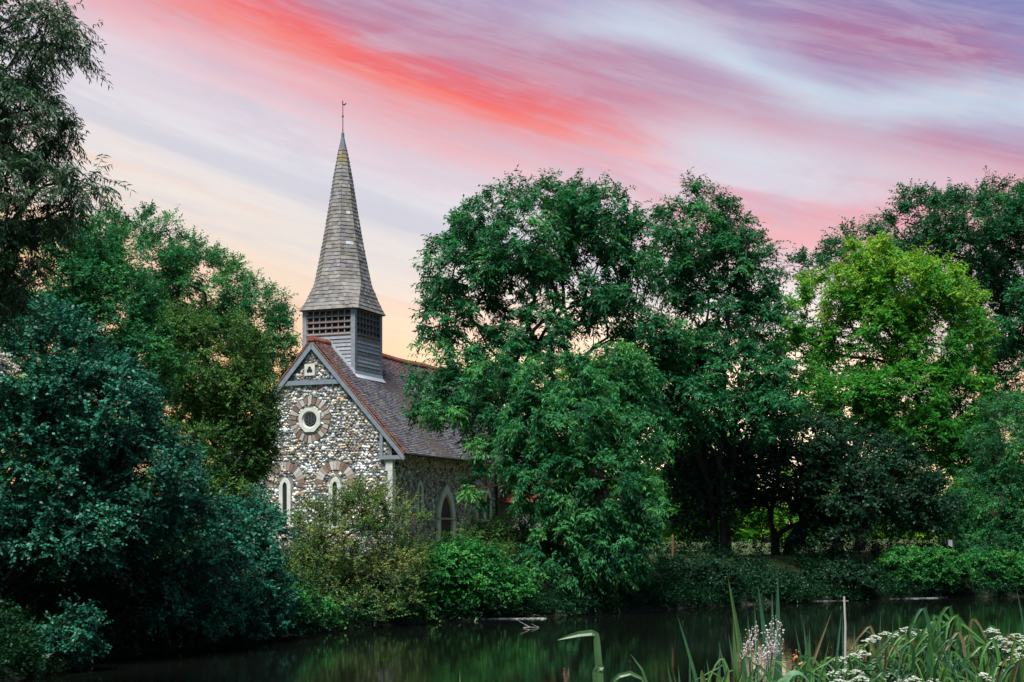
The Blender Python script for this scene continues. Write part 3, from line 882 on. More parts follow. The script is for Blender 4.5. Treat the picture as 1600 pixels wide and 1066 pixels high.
def skeleton(g, base, tips, trunk_pts, r_base, sag=.08, nseg=4, exp=.60):
    """limbs grown from the trunk to every clump; returns polylines with radii"""
    pts = [np.array(p, float) for p in trunk_pts]; par = [-1] + list(range(len(pts) - 1))
    segs_tip = []
    order = np.argsort(np.linalg.norm(tips - pts[len(pts) // 2], axis=1))
    arr = np.array(pts)
    nd = unit(np.vstack([arr[1] - arr[0], np.diff(arr, axis=0)]))
    for ti in order:
        t = tips[ti]
        dv = t - arr; dist = np.linalg.norm(dv, axis=1)
        cost = dist + np.where(dv[:, 2] < -.3, .8, 0) * np.abs(dv[:, 2]) + (np.arange(len(arr)) == 0) * .5 + dist * .45 * (1 - np.sum(dv * nd, 1) / (dist + 1e-6))
        i = int(np.argmin(cost)); p0 = arr[i]
        L = dist[i]
        c1 = p0 + (t - p0) * .42 + nd[i] * L * .22 + np.array([0, 0, 1.0]) * L * .08 + g.normal(size=3) * L * .07
        prev = i; new = []
        for q in range(1, nseg + 1):
            f = q / nseg
            x = (1 - f) ** 2 * p0 + 2 * f * (1 - f) * c1 + f * f * t
            x = x + g.normal(size=3) * L * .015
            new.append(x); par.append(prev); prev = len(par) - 1
        nd = np.vstack([nd, unit(np.diff(np.vstack([p0[None], np.array(new)]), axis=0))])
        arr = np.vstack([arr, np.array(new)])
        segs_tip.append(prev)
    cnt = np.zeros(len(arr))
    for t in segs_tip:
        while t != -1:
            cnt[t] += 1; t = par[t]
    r = r_base * (np.maximum(cnt, .6) / max(cnt[0], 1)) ** exp
    return arr, np.array(par), r

def tubes_mesh(arr, par, r, n=5):
    idx = np.where(par >= 0)[0]
    A = arr[par[idx]]; B = arr[idx]; ra = np.minimum(r[par[idx]], r[idx] * 1.5); rb = r[idx]
    d = unit(B - A)
    ref = np.where(np.abs(d[:, 2:3]) > .9, np.array([[1.0, 0, 0]]), np.array([[0, 0, 1.0]]))
    s = unit(np.cross(d, ref)); u = np.cross(s, d)
    th = np.arange(n) * 2 * math.pi / n
    off = s[:, None, :] * np.cos(th)[None, :, None] + u[:, None, :] * np.sin(th)[None, :, None]
    lo = A[:, None, :] + off * ra[:, None, None]; hi = B[:, None, :] + off * rb[:, None, None] + d[:, None, :] * rb[:, None, None] * .3
    j = (np.arange(n) + 1) % n
    Q = np.stack([lo, lo[:, j], hi[:, j], hi], axis=2)
    return Q.reshape(-1, 4, 3)

def twig_quads(tw, w):
    A, B = tw[:, 0], tw[:, 1]
    d = unit(B - A); s = unit(np.cross(d, np.array([0.3, .2, 1.0]))); u = np.cross(s, d)
    q = []
    th = [0, 2.094, 4.189]
    o = [s * math.cos(t) * w + u * math.sin(t) * w for t in th]
    for i in range(3):
        a, b = o[i], o[(i + 1) % 3]
        q.append(np.stack([A + a, A + b, B + b * .3, B + a * .3], axis=1))
    return np.concatenate(q)

def tree(name, label, cat, group, seed, base, blobs, leaf, bark='bark_dark', n_clump=200, clump_r=.7, S=12, K=12, ll=.12, lw=.045, droop=.35,
         up=.35, outw=.7, r_trunk=.25, shell=.45, tone=.45, tone_sd=.16, trunk_frac=.5, twig=.008, scatter=.2, parts=('crown', 'trunk'), stems=1, lean=None, min_z=None, nseg=4, sep=.85, tone_h=0.0):
    """blobs: (px, py, Y, rx, ry, depth radius in m, weight); sizes in photograph pixels at depth Y"""
    g = rng_of(seed)
    n_clump = int(n_clump * DC); S = int(round(S * DS))
    bl = []
    for b in blobs:
        px, py, Y, rx, ry, rd = b[:6]; wt = b[6] if len(b) > 6 else 1.0
        c = P(px, py, Y); sx, sz = rx / F * Y, ry / F * Y
        bl.append((c, np.array([sx, rd, sz]), wt))
    vol = np.array([np.prod(s) ** .75 * w for _, s, w in bl]); cnt = np.maximum(1, np.round(vol / vol.sum() * n_clump)).astype(int)
    C = []; cen = []
    for (c, s, w), m in zip(bl, cnt):
        v = unit(g.normal(size=(m * 3, 3)))
        rr = g.uniform(shell, 1.0, (m * 3, 1)) ** .6
        p = c + v * rr * np.maximum(s - clump_r * .55, s * .35)
        # keep clumps apart a little so gaps stay open
        keep = []
        for q in p:
            if len(keep) >= m: break
            if not keep or np.min(np.sum((np.array(keep) - q) ** 2, 1)) > (clump_r * sep) ** 2: keep.append(q)
        C += keep; cen += [c] * len(keep)
    C = np.array(C); cen = np.array(cen)
    gz = ground_z(C[:, 0], C[:, 1])
    lo = np.maximum(gz, 0) + clump_r * .45
    if min_z is not None: lo = np.maximum(lo, min_z)
    C[:, 2] = np.maximum(C[:, 2], lo)
    rad = clump_r * g.uniform(.7, 1.25, len(C))
    bx, by = base; bz = float(ground_z(np.array([bx]), np.array([by]))[0]) - .15
    root = empty(name, (bx, by, bz), 0, label, cat, group)
    org = np.array([bx, by, bz])
    top = C.mean(0) if lean is None else np.array(lean)
    Qb = []
    # one or more stems
    for si in range(stems):
        sel = C if stems == 1 else C[si::stems]
        if len(sel) < 3: sel = C
        off = np.array([0, 0, 0]) if stems == 1 else np.array([math.cos(si * 2.4) * r_trunk * 1.6, math.sin(si * 2.4) * r_trunk * 1.6, 0])
        tgt = top if stems == 1 else top + (sel.mean(0) - top) * 1.0 + np.array([math.cos(si * 2.4), math.sin(si * 2.4) * .6, 0]) * np.ptp(C[:, 0]) * .16
        tp = [org + off + (tgt - org - off) * f * trunk_frac * np.array([f ** .6, f ** .6, 1]) + g.normal(size=3) * np.array([1, 1, .3]) * .11 * f for f in np.linspace(0, 1.75, 9)]
        arr, par, r = skeleton(g, org, sel, tp, r_trunk * (1 if stems == 1 else .75), nseg=nseg)
        r[:2] *= np.array([1.25, 1.05]); r = np.maximum(r, .006)
        Qb.append(tubes_mesh(arr, par, r))
    Q, t, tw = make_leaves(g, C, rad, cen, S, K, ll, lw, droop, up, outw, tone, tone_sd, scatter,
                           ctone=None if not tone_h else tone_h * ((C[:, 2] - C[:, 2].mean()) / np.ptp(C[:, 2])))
    if twig: Qb.append(twig_quads(tw, twig))
    # nothing grows down through the soil or the water
    zz = Q[:, :, 2].min(1); gq = np.maximum(ground_z(Q[:, 0, 0], Q[:, 0, 1]), 0.0)
    ok = zz > gq + .02
    Q, t = Q[ok], t[ok]
    Qb = np.concatenate(Qb)
    quads_object(parts[0], Q - org, M[leaf], t, root)
    quads_object(parts[1], Qb - org, M[bark], np.full(len(Qb), .5), root)
    return root, len(Q)

TOTAL = 0
DC, DS = 1.35, 2.0
def T(*a, **k_):
    global TOTAL
    r_, n = tree(*a, **k_); TOTAL += n
    return r_
BUSH = ('foliage', 'stems')

# --- behind and beside the church
T('ash_tree', 'mid green ash with a thin rounded crown standing left of the church spire', 'tree', 'trees round the pond', 1, (-15.5, 70), [
    (225, 415, 70, 90, 95, 3.0), (320, 450, 70, 85, 85, 3.0), (400, 500, 70, 62, 75, 2.6), (170, 400, 70, 60, 75, 2.4), (300, 560, 70, 130, 90, 3.2, .8), (435, 540, 70, 35, 80, 2.0), (420, 600, 70, 55, 60, 2.0)],
  'ash', n_clump=230, clump_r=.85, S=13, K=12, ll=.17, lw=.065, r_trunk=.3, droop=.25, up=.5)
T('hawthorn_tree', 'olive green hawthorn overlapping the left half of the flint gable', 'tree', 'trees round the pond', 2, (-9.3, 46.5), [
    (330, 570, 46, 95, 95, 2.0), (270, 530, 46, 60, 60, 1.6), (385, 640, 46, 62, 75, 1.8), (340, 700, 46, 95, 90, 2.0), (405, 700, 46, 38, 50, 1.2), (300, 800, 45, 120, 80, 2.0)],
  'olive', n_clump=250, clump_r=.50, S=13, K=11, ll=.085, lw=.06, r_trunk=.2, droop=.15, tone=.3)
T('field_maple', 'leafy green tree filling the left edge below the hanging willow', 'tree', 'trees round the pond', 3, (-13.5, 38), [
    (60, 450, 37, 130, 110, 2.2), (170, 480, 37, 85, 90, 2.0), (10, 560, 37, 100, 120, 2.2), (230, 560, 37, 60, 80, 1.8), (130, 390, 37, 60, 50, 1.5), (150, 640, 37, 120, 110, 2.0)],
  'ash', n_clump=240, clump_r=.50, S=14, K=11, ll=.085, lw=.055, r_trunk=.22, droop=.2, tone=.4)
T('blackthorn_bush', 'huge dense blue green bush leaning over the water at the left', 'bush', 'bushes along the bank', 4, (-9.9, 27.5), [
    (40, 580, 28, 150, 120, 2.0), (150, 640, 28, 110, 100, 1.8), (60, 740, 28, 160, 120, 2.0), (220, 760, 28.5, 110, 110, 1.8), (110, 835, 27.5, 140, 70, 1.6), (290, 850, 30, 110, 100, 1.7), (10, 830, 27, 90, 60, 1.5), (250, 945, 29, 60, 45, 1.0, .8)],
  'teal', n_clump=430, clump_r=.40, sep=.8, S=10, K=11, ll=.080, lw=.052, r_trunk=.14, droop=.15, stems=3, parts=BUSH, shell=.6)
T('sloe_bush', 'blue green bush with drooping sprays on the bank left of the olive thicket', 'bush', 'bushes along the bank', 5, (-8.0, 33.4), [
    (370, 890, 32.5, 80, 95, 1.3), (300, 930, 32, 90, 70, 1.3), (420, 930, 33, 45, 60, 1.0), (400, 820, 33.5, 55, 55, 1.1), (300, 965, 31, 90, 35, 1.1), (400, 970, 32.5, 60, 30, 1.0)],
  'teal', n_clump=180, clump_r=.38, S=10, K=11, ll=.078, lw=.05, r_trunk=.1, droop=.2, stems=3, parts=BUSH, shell=.6, tone=.5)
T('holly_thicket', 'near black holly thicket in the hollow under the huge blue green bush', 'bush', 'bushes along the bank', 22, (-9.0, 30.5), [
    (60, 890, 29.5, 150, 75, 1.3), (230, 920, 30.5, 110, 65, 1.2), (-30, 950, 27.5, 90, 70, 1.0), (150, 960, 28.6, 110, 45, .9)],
  'shade', n_clump=150, sep=.7, clump_r=.42, S=10, K=10, ll=.07, lw=.045, r_trunk=.08, droop=.2, stems=3, parts=BUSH, tone=.2)  # dark bush added to fill the hollow with shade
T('sloe_bush', 'small blue green shoot bush dipping into the water at the bottom left', 'bush', 'bushes along the bank', 21, (-8.6, 26.3), [(118, 985, 26, 50, 48, .5), (90, 1020, 25.6, 35, 25, .4)],
  'teal', n_clump=40, clump_r=.3, S=9, K=10, ll=.078, lw=.05, r_trunk=.04, droop=.25, stems=3, parts=BUSH, tone=.5)
T('willow_tree', 'grey green willow hanging into the top left corner', 'tree', 'trees round the pond', 6, (-12.2, 21), [
    (10, 50, 20, 110, 90, 1.5), (90, 60, 20, 55, 60, .9, .7), (20, 190, 20, 95, 95, 1.4), (85, 190, 20, 45, 60, .9, .6), (40, 310, 20, 105, 75, 1.4), (130, 290, 20, 55, 35, .8, .6), (0, 400, 20, 90, 70, 1.3), (-90, 150, 20, 120, 200, 1.6), (-60, 450, 20, 100, 90, 1.4)],
  'willow', n_clump=210, clump_r=.38, S=8, K=13, ll=.105, lw=.022, r_trunk=.22, droop=.65, up=.0, outw=.9, tone=.35, twig=.004)
# --- middle
T('hawthorn_bush', 'olive and rust tinted hawthorn bush in front of the church doorway corner', 'bush', 'bushes along the bank', 7, (-4.6, 39.2), [
    (545, 845, 38.5, 90, 75, 1.5), (575, 790, 38.5, 62, 48, 1.0), (485, 830, 38.5, 50, 55, 1.0, .8), (625, 820, 39, 55, 48, 1.0, .8), (500, 905, 38, 70, 70, 1.3), (600, 910, 38.5, 80, 65, 1.4), (570, 800, 38.5, 55, 45, 1.0, .8), (550, 950, 37.5, 110, 35, 1.3), (640, 870, 39, 45, 40, 1.0, .7)],
  'olive', n_clump=250, sep=.8, clump_r=.50, S=9, K=12, ll=.062, lw=.040, r_trunk=.10, droop=.1, up=.6, stems=3, parts=BUSH, tone=.6, tone_sd=.24, bark='bark_grey')
T('bramble_patch', 'bright green bramble mound at the waterline right of the olive hawthorn', 'bush', 'bushes along the bank', 8, (-1.6, 42), [
    (725, 900, 41, 75, 60, 1.2), (680, 910, 40.5, 50, 55, 1.0), (780, 920, 41.5, 55, 45, 1.1), (640, 945, 39.5, 50, 30, .9), (480, 960, 36, 60, 30, .8, .6)],
  'nettle', n_clump=170, clump_r=.34, S=12, K=9, ll=.085, lw=.06, r_trunk=.06, droop=.3, stems=4, parts=BUSH)
T('elder_bush', 'dull green elder standing just below the pointed church doorway', 'bush', 'bushes along the bank', 9, (-1.2, 46), [
    (760, 850, 45.5, 60, 42, 1.2), (710, 860, 45.5, 40, 30, 1.0), (800, 830, 46, 45, 40, 1.1), (800, 890, 45, 60, 50, 1.2)],
  'olive', n_clump=110, clump_r=.40, S=12, K=10, ll=.085, lw=.045, r_trunk=.08, droop=.25, stems=3, parts=BUSH, tone=.25)
T('ash_tree', 'tall broad ash with open crown directly right of the spire', 'tree', 'trees round the pond', 10, (3.2, 48), [
    (830, 365, 48, 125, 90, 2.6), (725, 420, 48, 75, 95, 2.2), (930, 350, 48, 85, 80, 2.4), (870, 460, 48, 130, 70, 2.4, .6), (690, 490, 48, 50, 60, 1.6, .8), (960, 450, 48, 50, 70, 1.6, .6),
    (1000, 400, 48.5, 50, 70, 1.6, .8), (985, 500, 48, 50, 50, 1.5, .7), (720, 610, 47, 85, 45, 1.6), (650, 600, 47, 38, 34, 1.0), (790, 560, 47.5, 90, 50, 1.8, .8), (670, 650, 46.5, 50, 28, 1.0, .8), (750, 670, 46.5, 50, 40, 1.0), (790, 640, 46.5, 60, 60, 1.3), (720, 560, 47, 60, 40, 1.4), (830, 520, 47.5, 80, 50, 1.8, .8)],
  'ash', tone=.30, n_clump=250, clump_r=.62, S=10, K=12, ll=.17, lw=.058, r_trunk=.15, droop=.45, up=.45, stems=5, trunk_frac=.52, shell=.3)
T('ash_sapling', 'bushy lower ash with long drooping leaves at the water edge right of the church', 'tree', 'trees round the pond', 11, (4.0, 45.4), [
    (880, 660, 44, 100, 80, 1.8), (930, 760, 43.5, 105, 90, 1.7), (850, 760, 44, 70, 70, 1.5), (960, 850, 43.5, 75, 80, 1.5), (880, 860, 43.5, 70, 70, 1.4), (820, 700, 44.5, 55, 50, 1.3, .7), (800, 640, 45, 60, 50, 1.2, .7), (1010, 800, 43.5, 35, 70, 1.1), (745, 760, 45, 30, 45, .8, .5), (890, 600, 44.8, 120, 55, 1.8), (960, 590, 45, 70, 60, 1.6), (1000, 680, 44.5, 60, 60, 1.5), (770, 590, 45.5, 60, 40, 1.2, .7), (700, 640, 45.5, 60, 30, 1.0, .7), (780, 700, 45, 50, 40, 1.1, .7)],
  'ash', n_clump=300, clump_r=.48, S=11, K=12, ll=.145, lw=.047, r_trunk=.15, droop=.6, up=.2, stems=3, tone=.45, tone_sd=.22)
T('ash_tree', 'second tall ash with a domed crown between the broad ash and the bright maple', 'tree', 'trees round the pond', 12, (7.6, 52), [
    (1090, 365, 52, 85, 85, 2.2), (1155, 410, 52, 60, 75, 2.0), (1050, 430, 52, 50, 60, 1.6), (1120, 480, 52, 85, 55, 2.0, .7), (1185, 500, 52, 45, 60, 1.6),
    (1020, 540, 50, 85, 55, 1.8), (1150, 590, 51, 85, 70, 2.0), (1215, 460, 52, 25, 40, 1.0, .6), (1190, 650, 50, 55, 60, 1.5), (1050, 620, 50, 90, 60, 1.8, .9), (1085, 655, 50.5, 80, 50, 1.8), (1060, 560, 51, 60, 50, 1.6), (1215, 580, 51, 42, 60, 1.5), (1205, 640, 50.5, 58, 55, 1.6), (1130, 550, 51, 70, 40, 1.6)],
  'ash', n_clump=280, clump_r=.62, S=10, K=12, ll=.17, lw=.058, r_trunk=.15, droop=.45, up=.45, stems=5, trunk_frac=.52, tone=.28, shell=.3)
T('willow_bush', 'yellow green bush glimpsed through the trunks of the ashes', 'bush', 'bushes along the bank', 13, (5.0, 62), [
    (930, 620, 62, 110, 80, 2.2), (1010, 680, 62, 110, 90, 2.2), (880, 700, 62, 70, 60, 2.0), (1130, 720, 62, 80, 70, 2.0, .6), (1010, 780, 62, 120, 50, 2.0), (1070, 800, 62.5, 110, 45, 2.0), (1040, 600, 62, 60, 60, 1.6)],
  'bright', sep=.6, n_clump=260, clump_r=.7, S=11, K=10, ll=.13, lw=.06, r_trunk=.16, droop=.2, parts=BUSH, stems=3)
# --- right
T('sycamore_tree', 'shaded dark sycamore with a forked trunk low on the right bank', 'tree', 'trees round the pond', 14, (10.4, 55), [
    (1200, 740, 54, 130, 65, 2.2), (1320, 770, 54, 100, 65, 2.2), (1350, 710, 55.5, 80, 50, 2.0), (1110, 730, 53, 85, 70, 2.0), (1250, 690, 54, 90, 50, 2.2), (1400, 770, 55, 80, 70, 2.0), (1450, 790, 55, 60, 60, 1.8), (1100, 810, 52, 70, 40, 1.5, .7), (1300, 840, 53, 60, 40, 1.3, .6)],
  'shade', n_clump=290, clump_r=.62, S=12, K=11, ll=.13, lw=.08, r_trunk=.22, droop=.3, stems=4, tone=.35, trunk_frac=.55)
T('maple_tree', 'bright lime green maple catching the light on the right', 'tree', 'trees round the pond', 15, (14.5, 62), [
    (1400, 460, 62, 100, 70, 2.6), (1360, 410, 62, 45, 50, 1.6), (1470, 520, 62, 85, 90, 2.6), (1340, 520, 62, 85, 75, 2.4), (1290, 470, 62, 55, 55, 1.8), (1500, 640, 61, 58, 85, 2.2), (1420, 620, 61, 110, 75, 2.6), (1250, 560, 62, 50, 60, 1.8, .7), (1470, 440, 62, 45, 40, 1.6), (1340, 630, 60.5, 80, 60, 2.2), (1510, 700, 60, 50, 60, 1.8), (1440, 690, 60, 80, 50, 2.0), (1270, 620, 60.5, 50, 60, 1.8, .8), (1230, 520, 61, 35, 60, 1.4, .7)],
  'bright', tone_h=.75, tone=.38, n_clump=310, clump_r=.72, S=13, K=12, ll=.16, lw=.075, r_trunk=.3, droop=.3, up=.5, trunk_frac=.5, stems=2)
T('oak_tree', 'tall dark oak rising behind the lime maple at the right edge', 'tree', 'trees round the pond', 16, (26.5, 78), [
    (1530, 360, 78, 90, 85, 3.4), (1440, 350, 78, 70, 60, 2.8), (1340, 385, 78, 60, 40, 2.2, .8), (1610, 400, 78, 90, 130, 3.4), (1560, 500, 78, 90, 80, 3.4), (1270, 420, 78, 45, 40, 2.0, .6), (1400, 440, 78, 80, 60, 2.6), (1600, 590, 78, 80, 70, 3.0)],
  'deep', n_clump=270, clump_r=.95, S=13, K=12, ll=.2, lw=.085, r_trunk=.45, droop=.25, up=.5, tone=.5)
T('sallow_bush', 'grey green sallow spilling down the right edge of the pond', 'bush', 'bushes along the bank', 17, (20.8, 58.5), [
    (1580, 690, 57.5, 70, 90, 1.9), (1550, 790, 57.5, 80, 70, 1.8), (1620, 830, 57, 70, 80, 1.7), (1490, 800, 57.5, 55, 45, 1.4), (1530, 860, 56.5, 70, 40, 1.4)],
  'ash', n_clump=190, clump_r=.55, S=12, K=11, ll=.12, lw=.04, r_trunk=.15, droop=.4, stems=3, parts=BUSH, tone=.45)
NET = 'nettle beds on the right bank'
for i, (px, py, Y, rx, ry, lab) in enumerate([
        (1440, 888, 53.2, 80, 36, 'sunniest bright green nettle bed, below the small white notice'),
        (1555, 895, 54.6, 70, 36, 'green nettle bed at the right end of the far bank'),
        (1310, 905, 51.6, 65, 30, 'dark nettle bed under the forked sycamore trunk'),
        (1195, 915, 50.0, 60, 24, 'shaded nettle bed right of the drooping ash sapling'),
        (1090, 905, 48.3, 70, 34, 'dim grassy nettle bed beside the drooping ash sapling')]):
    c = P(px, py, Y)
    T('nettle_bed', lab, 'nettles', NET, 30 + i, (c[0], c[1] + .5), [(px, py, Y, rx, ry, .9), (px + rx * .4, py + 8, Y, rx * .6, ry * (.6 + .17 * (i % 3)), .8), (px - rx * .5, py - 6 + 9 * (i % 2), Y + .4, rx * .35, ry * .9, .6)],
      'nettle' if i < 2 else 'shade', n_clump=150, clump_r=.30, S=11, K=9, ll=.09, lw=.05, r_trunk=.03, droop=.25, up=.7, stems=4, parts=BUSH, tone=.5 if i < 2 else .3)  # beds under the trees use the leaf with shade in its colour
# --- far hedge beyond the churchyard
HED = 'hedgerow bushes beyond the churchyard'
for i, (px, Y, rx, top, lab) in enumerate([
        (1010, 105, 150, 680, 'pale far hedge bush seen under the ashes'), (1250, 108, 160, 715, 'pale far hedge bush behind the forked sycamore'),
        (1480, 112, 170, 700, 'pale far hedge bush behind the lime maple'), (250, 100, 190, 640, 'far hedge bush behind the left ash'), (40, 90, 160, 600, 'far hedge bush at the left edge'),
        (620, 118, 160, 640, 'far hedge bush hidden mostly by the church'), (840, 112, 120, 700, 'far hedge bush right of the church roof'), (1640, 105, 120, 640, 'far hedge bush at the right edge')]):
    c = P(px, 824, Y)
    h = (835 - top) / 2
    T('hedge_bush', lab, 'bush', HED, 50 + i, (c[0], c[1]), [(px, top + h * .9, Y, rx, h, 2.6), (px + rx * .5, top + h * 1.2, Y, rx * .6, h * .8, 2.2), (px, 812, Y, rx * 1.1, 24, 2.2, 2.0), (px, 836, Y, rx * 1.05, 12, 2.0, 2.5)],
      'nettle' if i not in (0, 1, 2) else 'bright', n_clump=150, clump_r=1.0, S=13, K=10, ll=.28, lw=.15, r_trunk=.12, droop=.2, stems=2, parts=BUSH, sep=.6, twig=0, tone=.6)


def undergrowth():
    """low leafy cover along the foot of the far bank"""
    g = rng_of(77); pts = []
    poly = SHORE[1:13]
    seg = np.linalg.norm(np.diff(poly, axis=0), axis=1); cum = np.concatenate([[0], np.cumsum(seg)])
    n = 3600
    s = g.uniform(0, cum[-1] - 8, n); i = np.clip(np.searchsorted(cum, s) - 1, 0, len(seg) - 1)
    f = (s - cum[i]) / seg[i]; d = (poly[i + 1] - poly[i]) / seg[i][:, None]
    base = poly[i] + (poly[i + 1] - poly[i]) * f[:, None]
    nor = np.stack([-d[:, 1], d[:, 0]], -1)
    off = np.where(g.random(n) < .45, g.uniform(-.5, .6, n), g.uniform(-.2, 4.0, n))
    xy = base + nor * off[:, None]
    z = np.maximum(ground_z(xy[:, 0], xy[:, 1]), 0) + g.uniform(.05, .4, n)
    C = np.column_stack([xy, z]); rad = g.uniform(.22, .5, n)
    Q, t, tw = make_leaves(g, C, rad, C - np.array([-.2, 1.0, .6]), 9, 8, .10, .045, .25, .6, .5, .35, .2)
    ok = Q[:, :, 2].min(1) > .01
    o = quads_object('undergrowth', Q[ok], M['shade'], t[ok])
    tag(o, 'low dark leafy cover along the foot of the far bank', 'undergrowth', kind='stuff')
undergrowth()

def near_sky_blocker():
    """trees added out of view behind the camera to cut the low sky fill"""
    g = rng_of(99); C = []
    for i in range(34):
        f = i / 33
        x = -46 + 92 * f; y = -13 - 4 * math.sin(f * 9) + 9 * max(0, abs(f - .5) - .3) * 4
        h = g.uniform(16, 21); zb = 1.1
        m = 46
        v = unit(g.normal(size=(m, 3))) * g.uniform(.4, 1, (m, 1)) ** .5
        c = np.array([x, y, zb + h * .54]) + v * np.array([3.2, 3.0, h * .46])
        C.append(c)
    C = np.concatenate(C); C[:, 2] = np.maximum(C[:, 2], 1.8)
    Q, t, tw = make_leaves(g, C, np.full(len(C), 1.5), C - np.array([0, 0, 1.0]), 8, 8, .55, .30, .2, .4, .6)
    o = quads_object('sky_blocker', Q, M['deep'], t)
    tag(o, 'unseen trees added behind the viewpoint to block low sky light', 'sky_blocker', kind='stuff')
near_sky_blocker()

# ------------------------------------------------------------------ foreground plants on the near bank
def gz(x, y): return float(ground_z(np.array([x]), np.array([y]))[0])
gr = random.Random(5)

def blade(mb, base, tip, w, bend=0.0, bdir=(1, 0, 0), col=(.05, .14, .06), fold=.25, n=12, face=None):
    """one strap-shaped leaf as a thin folded solid from base to tip, bowed sideways"""
    base, tip, bdir = np.array(base, float), np.array(tip, float), np.array(bdir, float)
    L = np.linalg.norm(tip - base)
    fd = np.array(face if face is not None else (gr.uniform(-.4, .4), -1, .1), float)
    rows = []
    for i in range(n + 1):
        f = i / n
        p = base + (tip - base) * f + bdir * bend * L * math.sin(math.pi * f) + np.array([0, 0, 1]) * abs(bend) * L * .5 * math.sin(math.pi * f)
        rows.append(p)
    prev = None
    for i in range(n + 1):
        f = i / n
        d = rows[min(i + 1, n)] - rows[max(i - 1, 0)]; d /= np.linalg.norm(d) + 1e-9
        s = np.cross(d, fd); s /= np.linalg.norm(s) + 1e-9; u = np.cross(s, d)
        ww = w * (min(1, .55 + f * 1.2) if f < .4 else 1) * (1 - max(0, (f - .35) / .65) ** 2.6) + .0006
        cur = [rows[i] - s * ww / 2 + u * ww * fold, rows[i] - u * .0004, rows[i] + s * ww / 2 + u * ww * fold]
        if prev:
            c = tuple(q * (1 + .12 * math.sin(i * 1.7 + L * 9)) for q in col)
            mb.poly([prev[0], prev[1], cur[1], cur[0]], c); mb.poly([prev[1], prev[2], cur[2], cur[1]], c)
        prev = cur

IRIS_C = [tuple(q * .75 for q in c) for c in [(.040, .135, .075), (.050, .150, .070), (.060, .155, .085), (.045, .120, .060), (.08, .16, .05)]]
def world_tip(px, py, Y): return P(px, py, Y)

def iris(label, Y, leaves, w=.024, name='iris_clump', cat='iris', group='iris clumps in the foreground', cols=IRIS_C):
    """leaves: (base px at the frame's lower edge, tip px, tip py[, bend])"""
    xs = [P(l[0], 1066, Y)[0] for l in leaves]; cx = sum(xs) / len(xs)
    g0 = gz(cx, Y)
    root = empty(name, (cx, Y, g0), 0, label, cat, group)
    for l in leaves:
        mb = MB()
        yy = Y + gr.uniform(-.12, .12)
        tip = P(l[1], l[2], yy)
        low = P(l[0], 1066, yy)
        # carry the line on below the picture down to the soil
        g1 = gz(low[0], yy)
        slope = (tip - low) / max(tip[2] - low[2], .05)
        b = low + np.array([slope[0] * .5, slope[1], 1.0]) * (g1 - .03 - low[2]); b[2] = g1 - .03
        ww = w * gr.uniform(.8, 1.2)
        blade(mb, b - np.array([cx, Y, g0]), tip - np.array([cx, Y, g0]), ww, l[3] if len(l) > 3 else gr.uniform(-.03, .03), (1, 0, 0), gr.choice(cols) if gr.random() > .08 else (.12, .10, .05))
        mb.build('leaf', M['plant'], root)
    return root

iris('iris with three tall upright blades, the tallest in the foreground', 7.2, [(1166, 1137, 900), (1206, 1184, 912), (1224, 1206, 925), (1222, 1215, 896), (1200, 1179, 945), (1186, 1168, 958)], .030)
iris('iris with short fanned blades just left of the pale dry stalk', 7.0, [(1256, 1242, 978), (1250, 1300, 955), (1264, 1255, 968), (1272, 1265, 980), (1290, 1315, 953), (1240, 1262, 992), (1276, 1296, 1000)], .026)
iris('iris with leaning blades left of the dry white seed plant', 6.8, [(1150, 1138, 990), (1165, 1145, 964), (1142, 1122, 1000), (1118, 1125, 1002), (1112, 1104, 1030), (1172, 1150, 968)], .024)
iris('sparse iris at the left end of the foreground plants', 6.6, [(1090, 1058, 960), (1080, 1077, 1018), (1048, 1042, 1035), (1060, 1052, 1048), (1066, 1060, 1040)], .024)
iris('iris behind the cow parsley with thin upright blades', 7.6, [(1316, 1316, 954), (1328, 1335, 975), (1376, 1376, 956), (1384, 1395, 966), (1450, 1448, 942), (1516, 1515, 944), (1398, 1404, 958)], .016)
iris('iris blades at the far right edge of the foreground', 6.9, [(1610, 1588, 916), (1590, 1545, 968), (1572, 1556, 966), (1606, 1595, 966), (1560, 1577, 964)], .02)
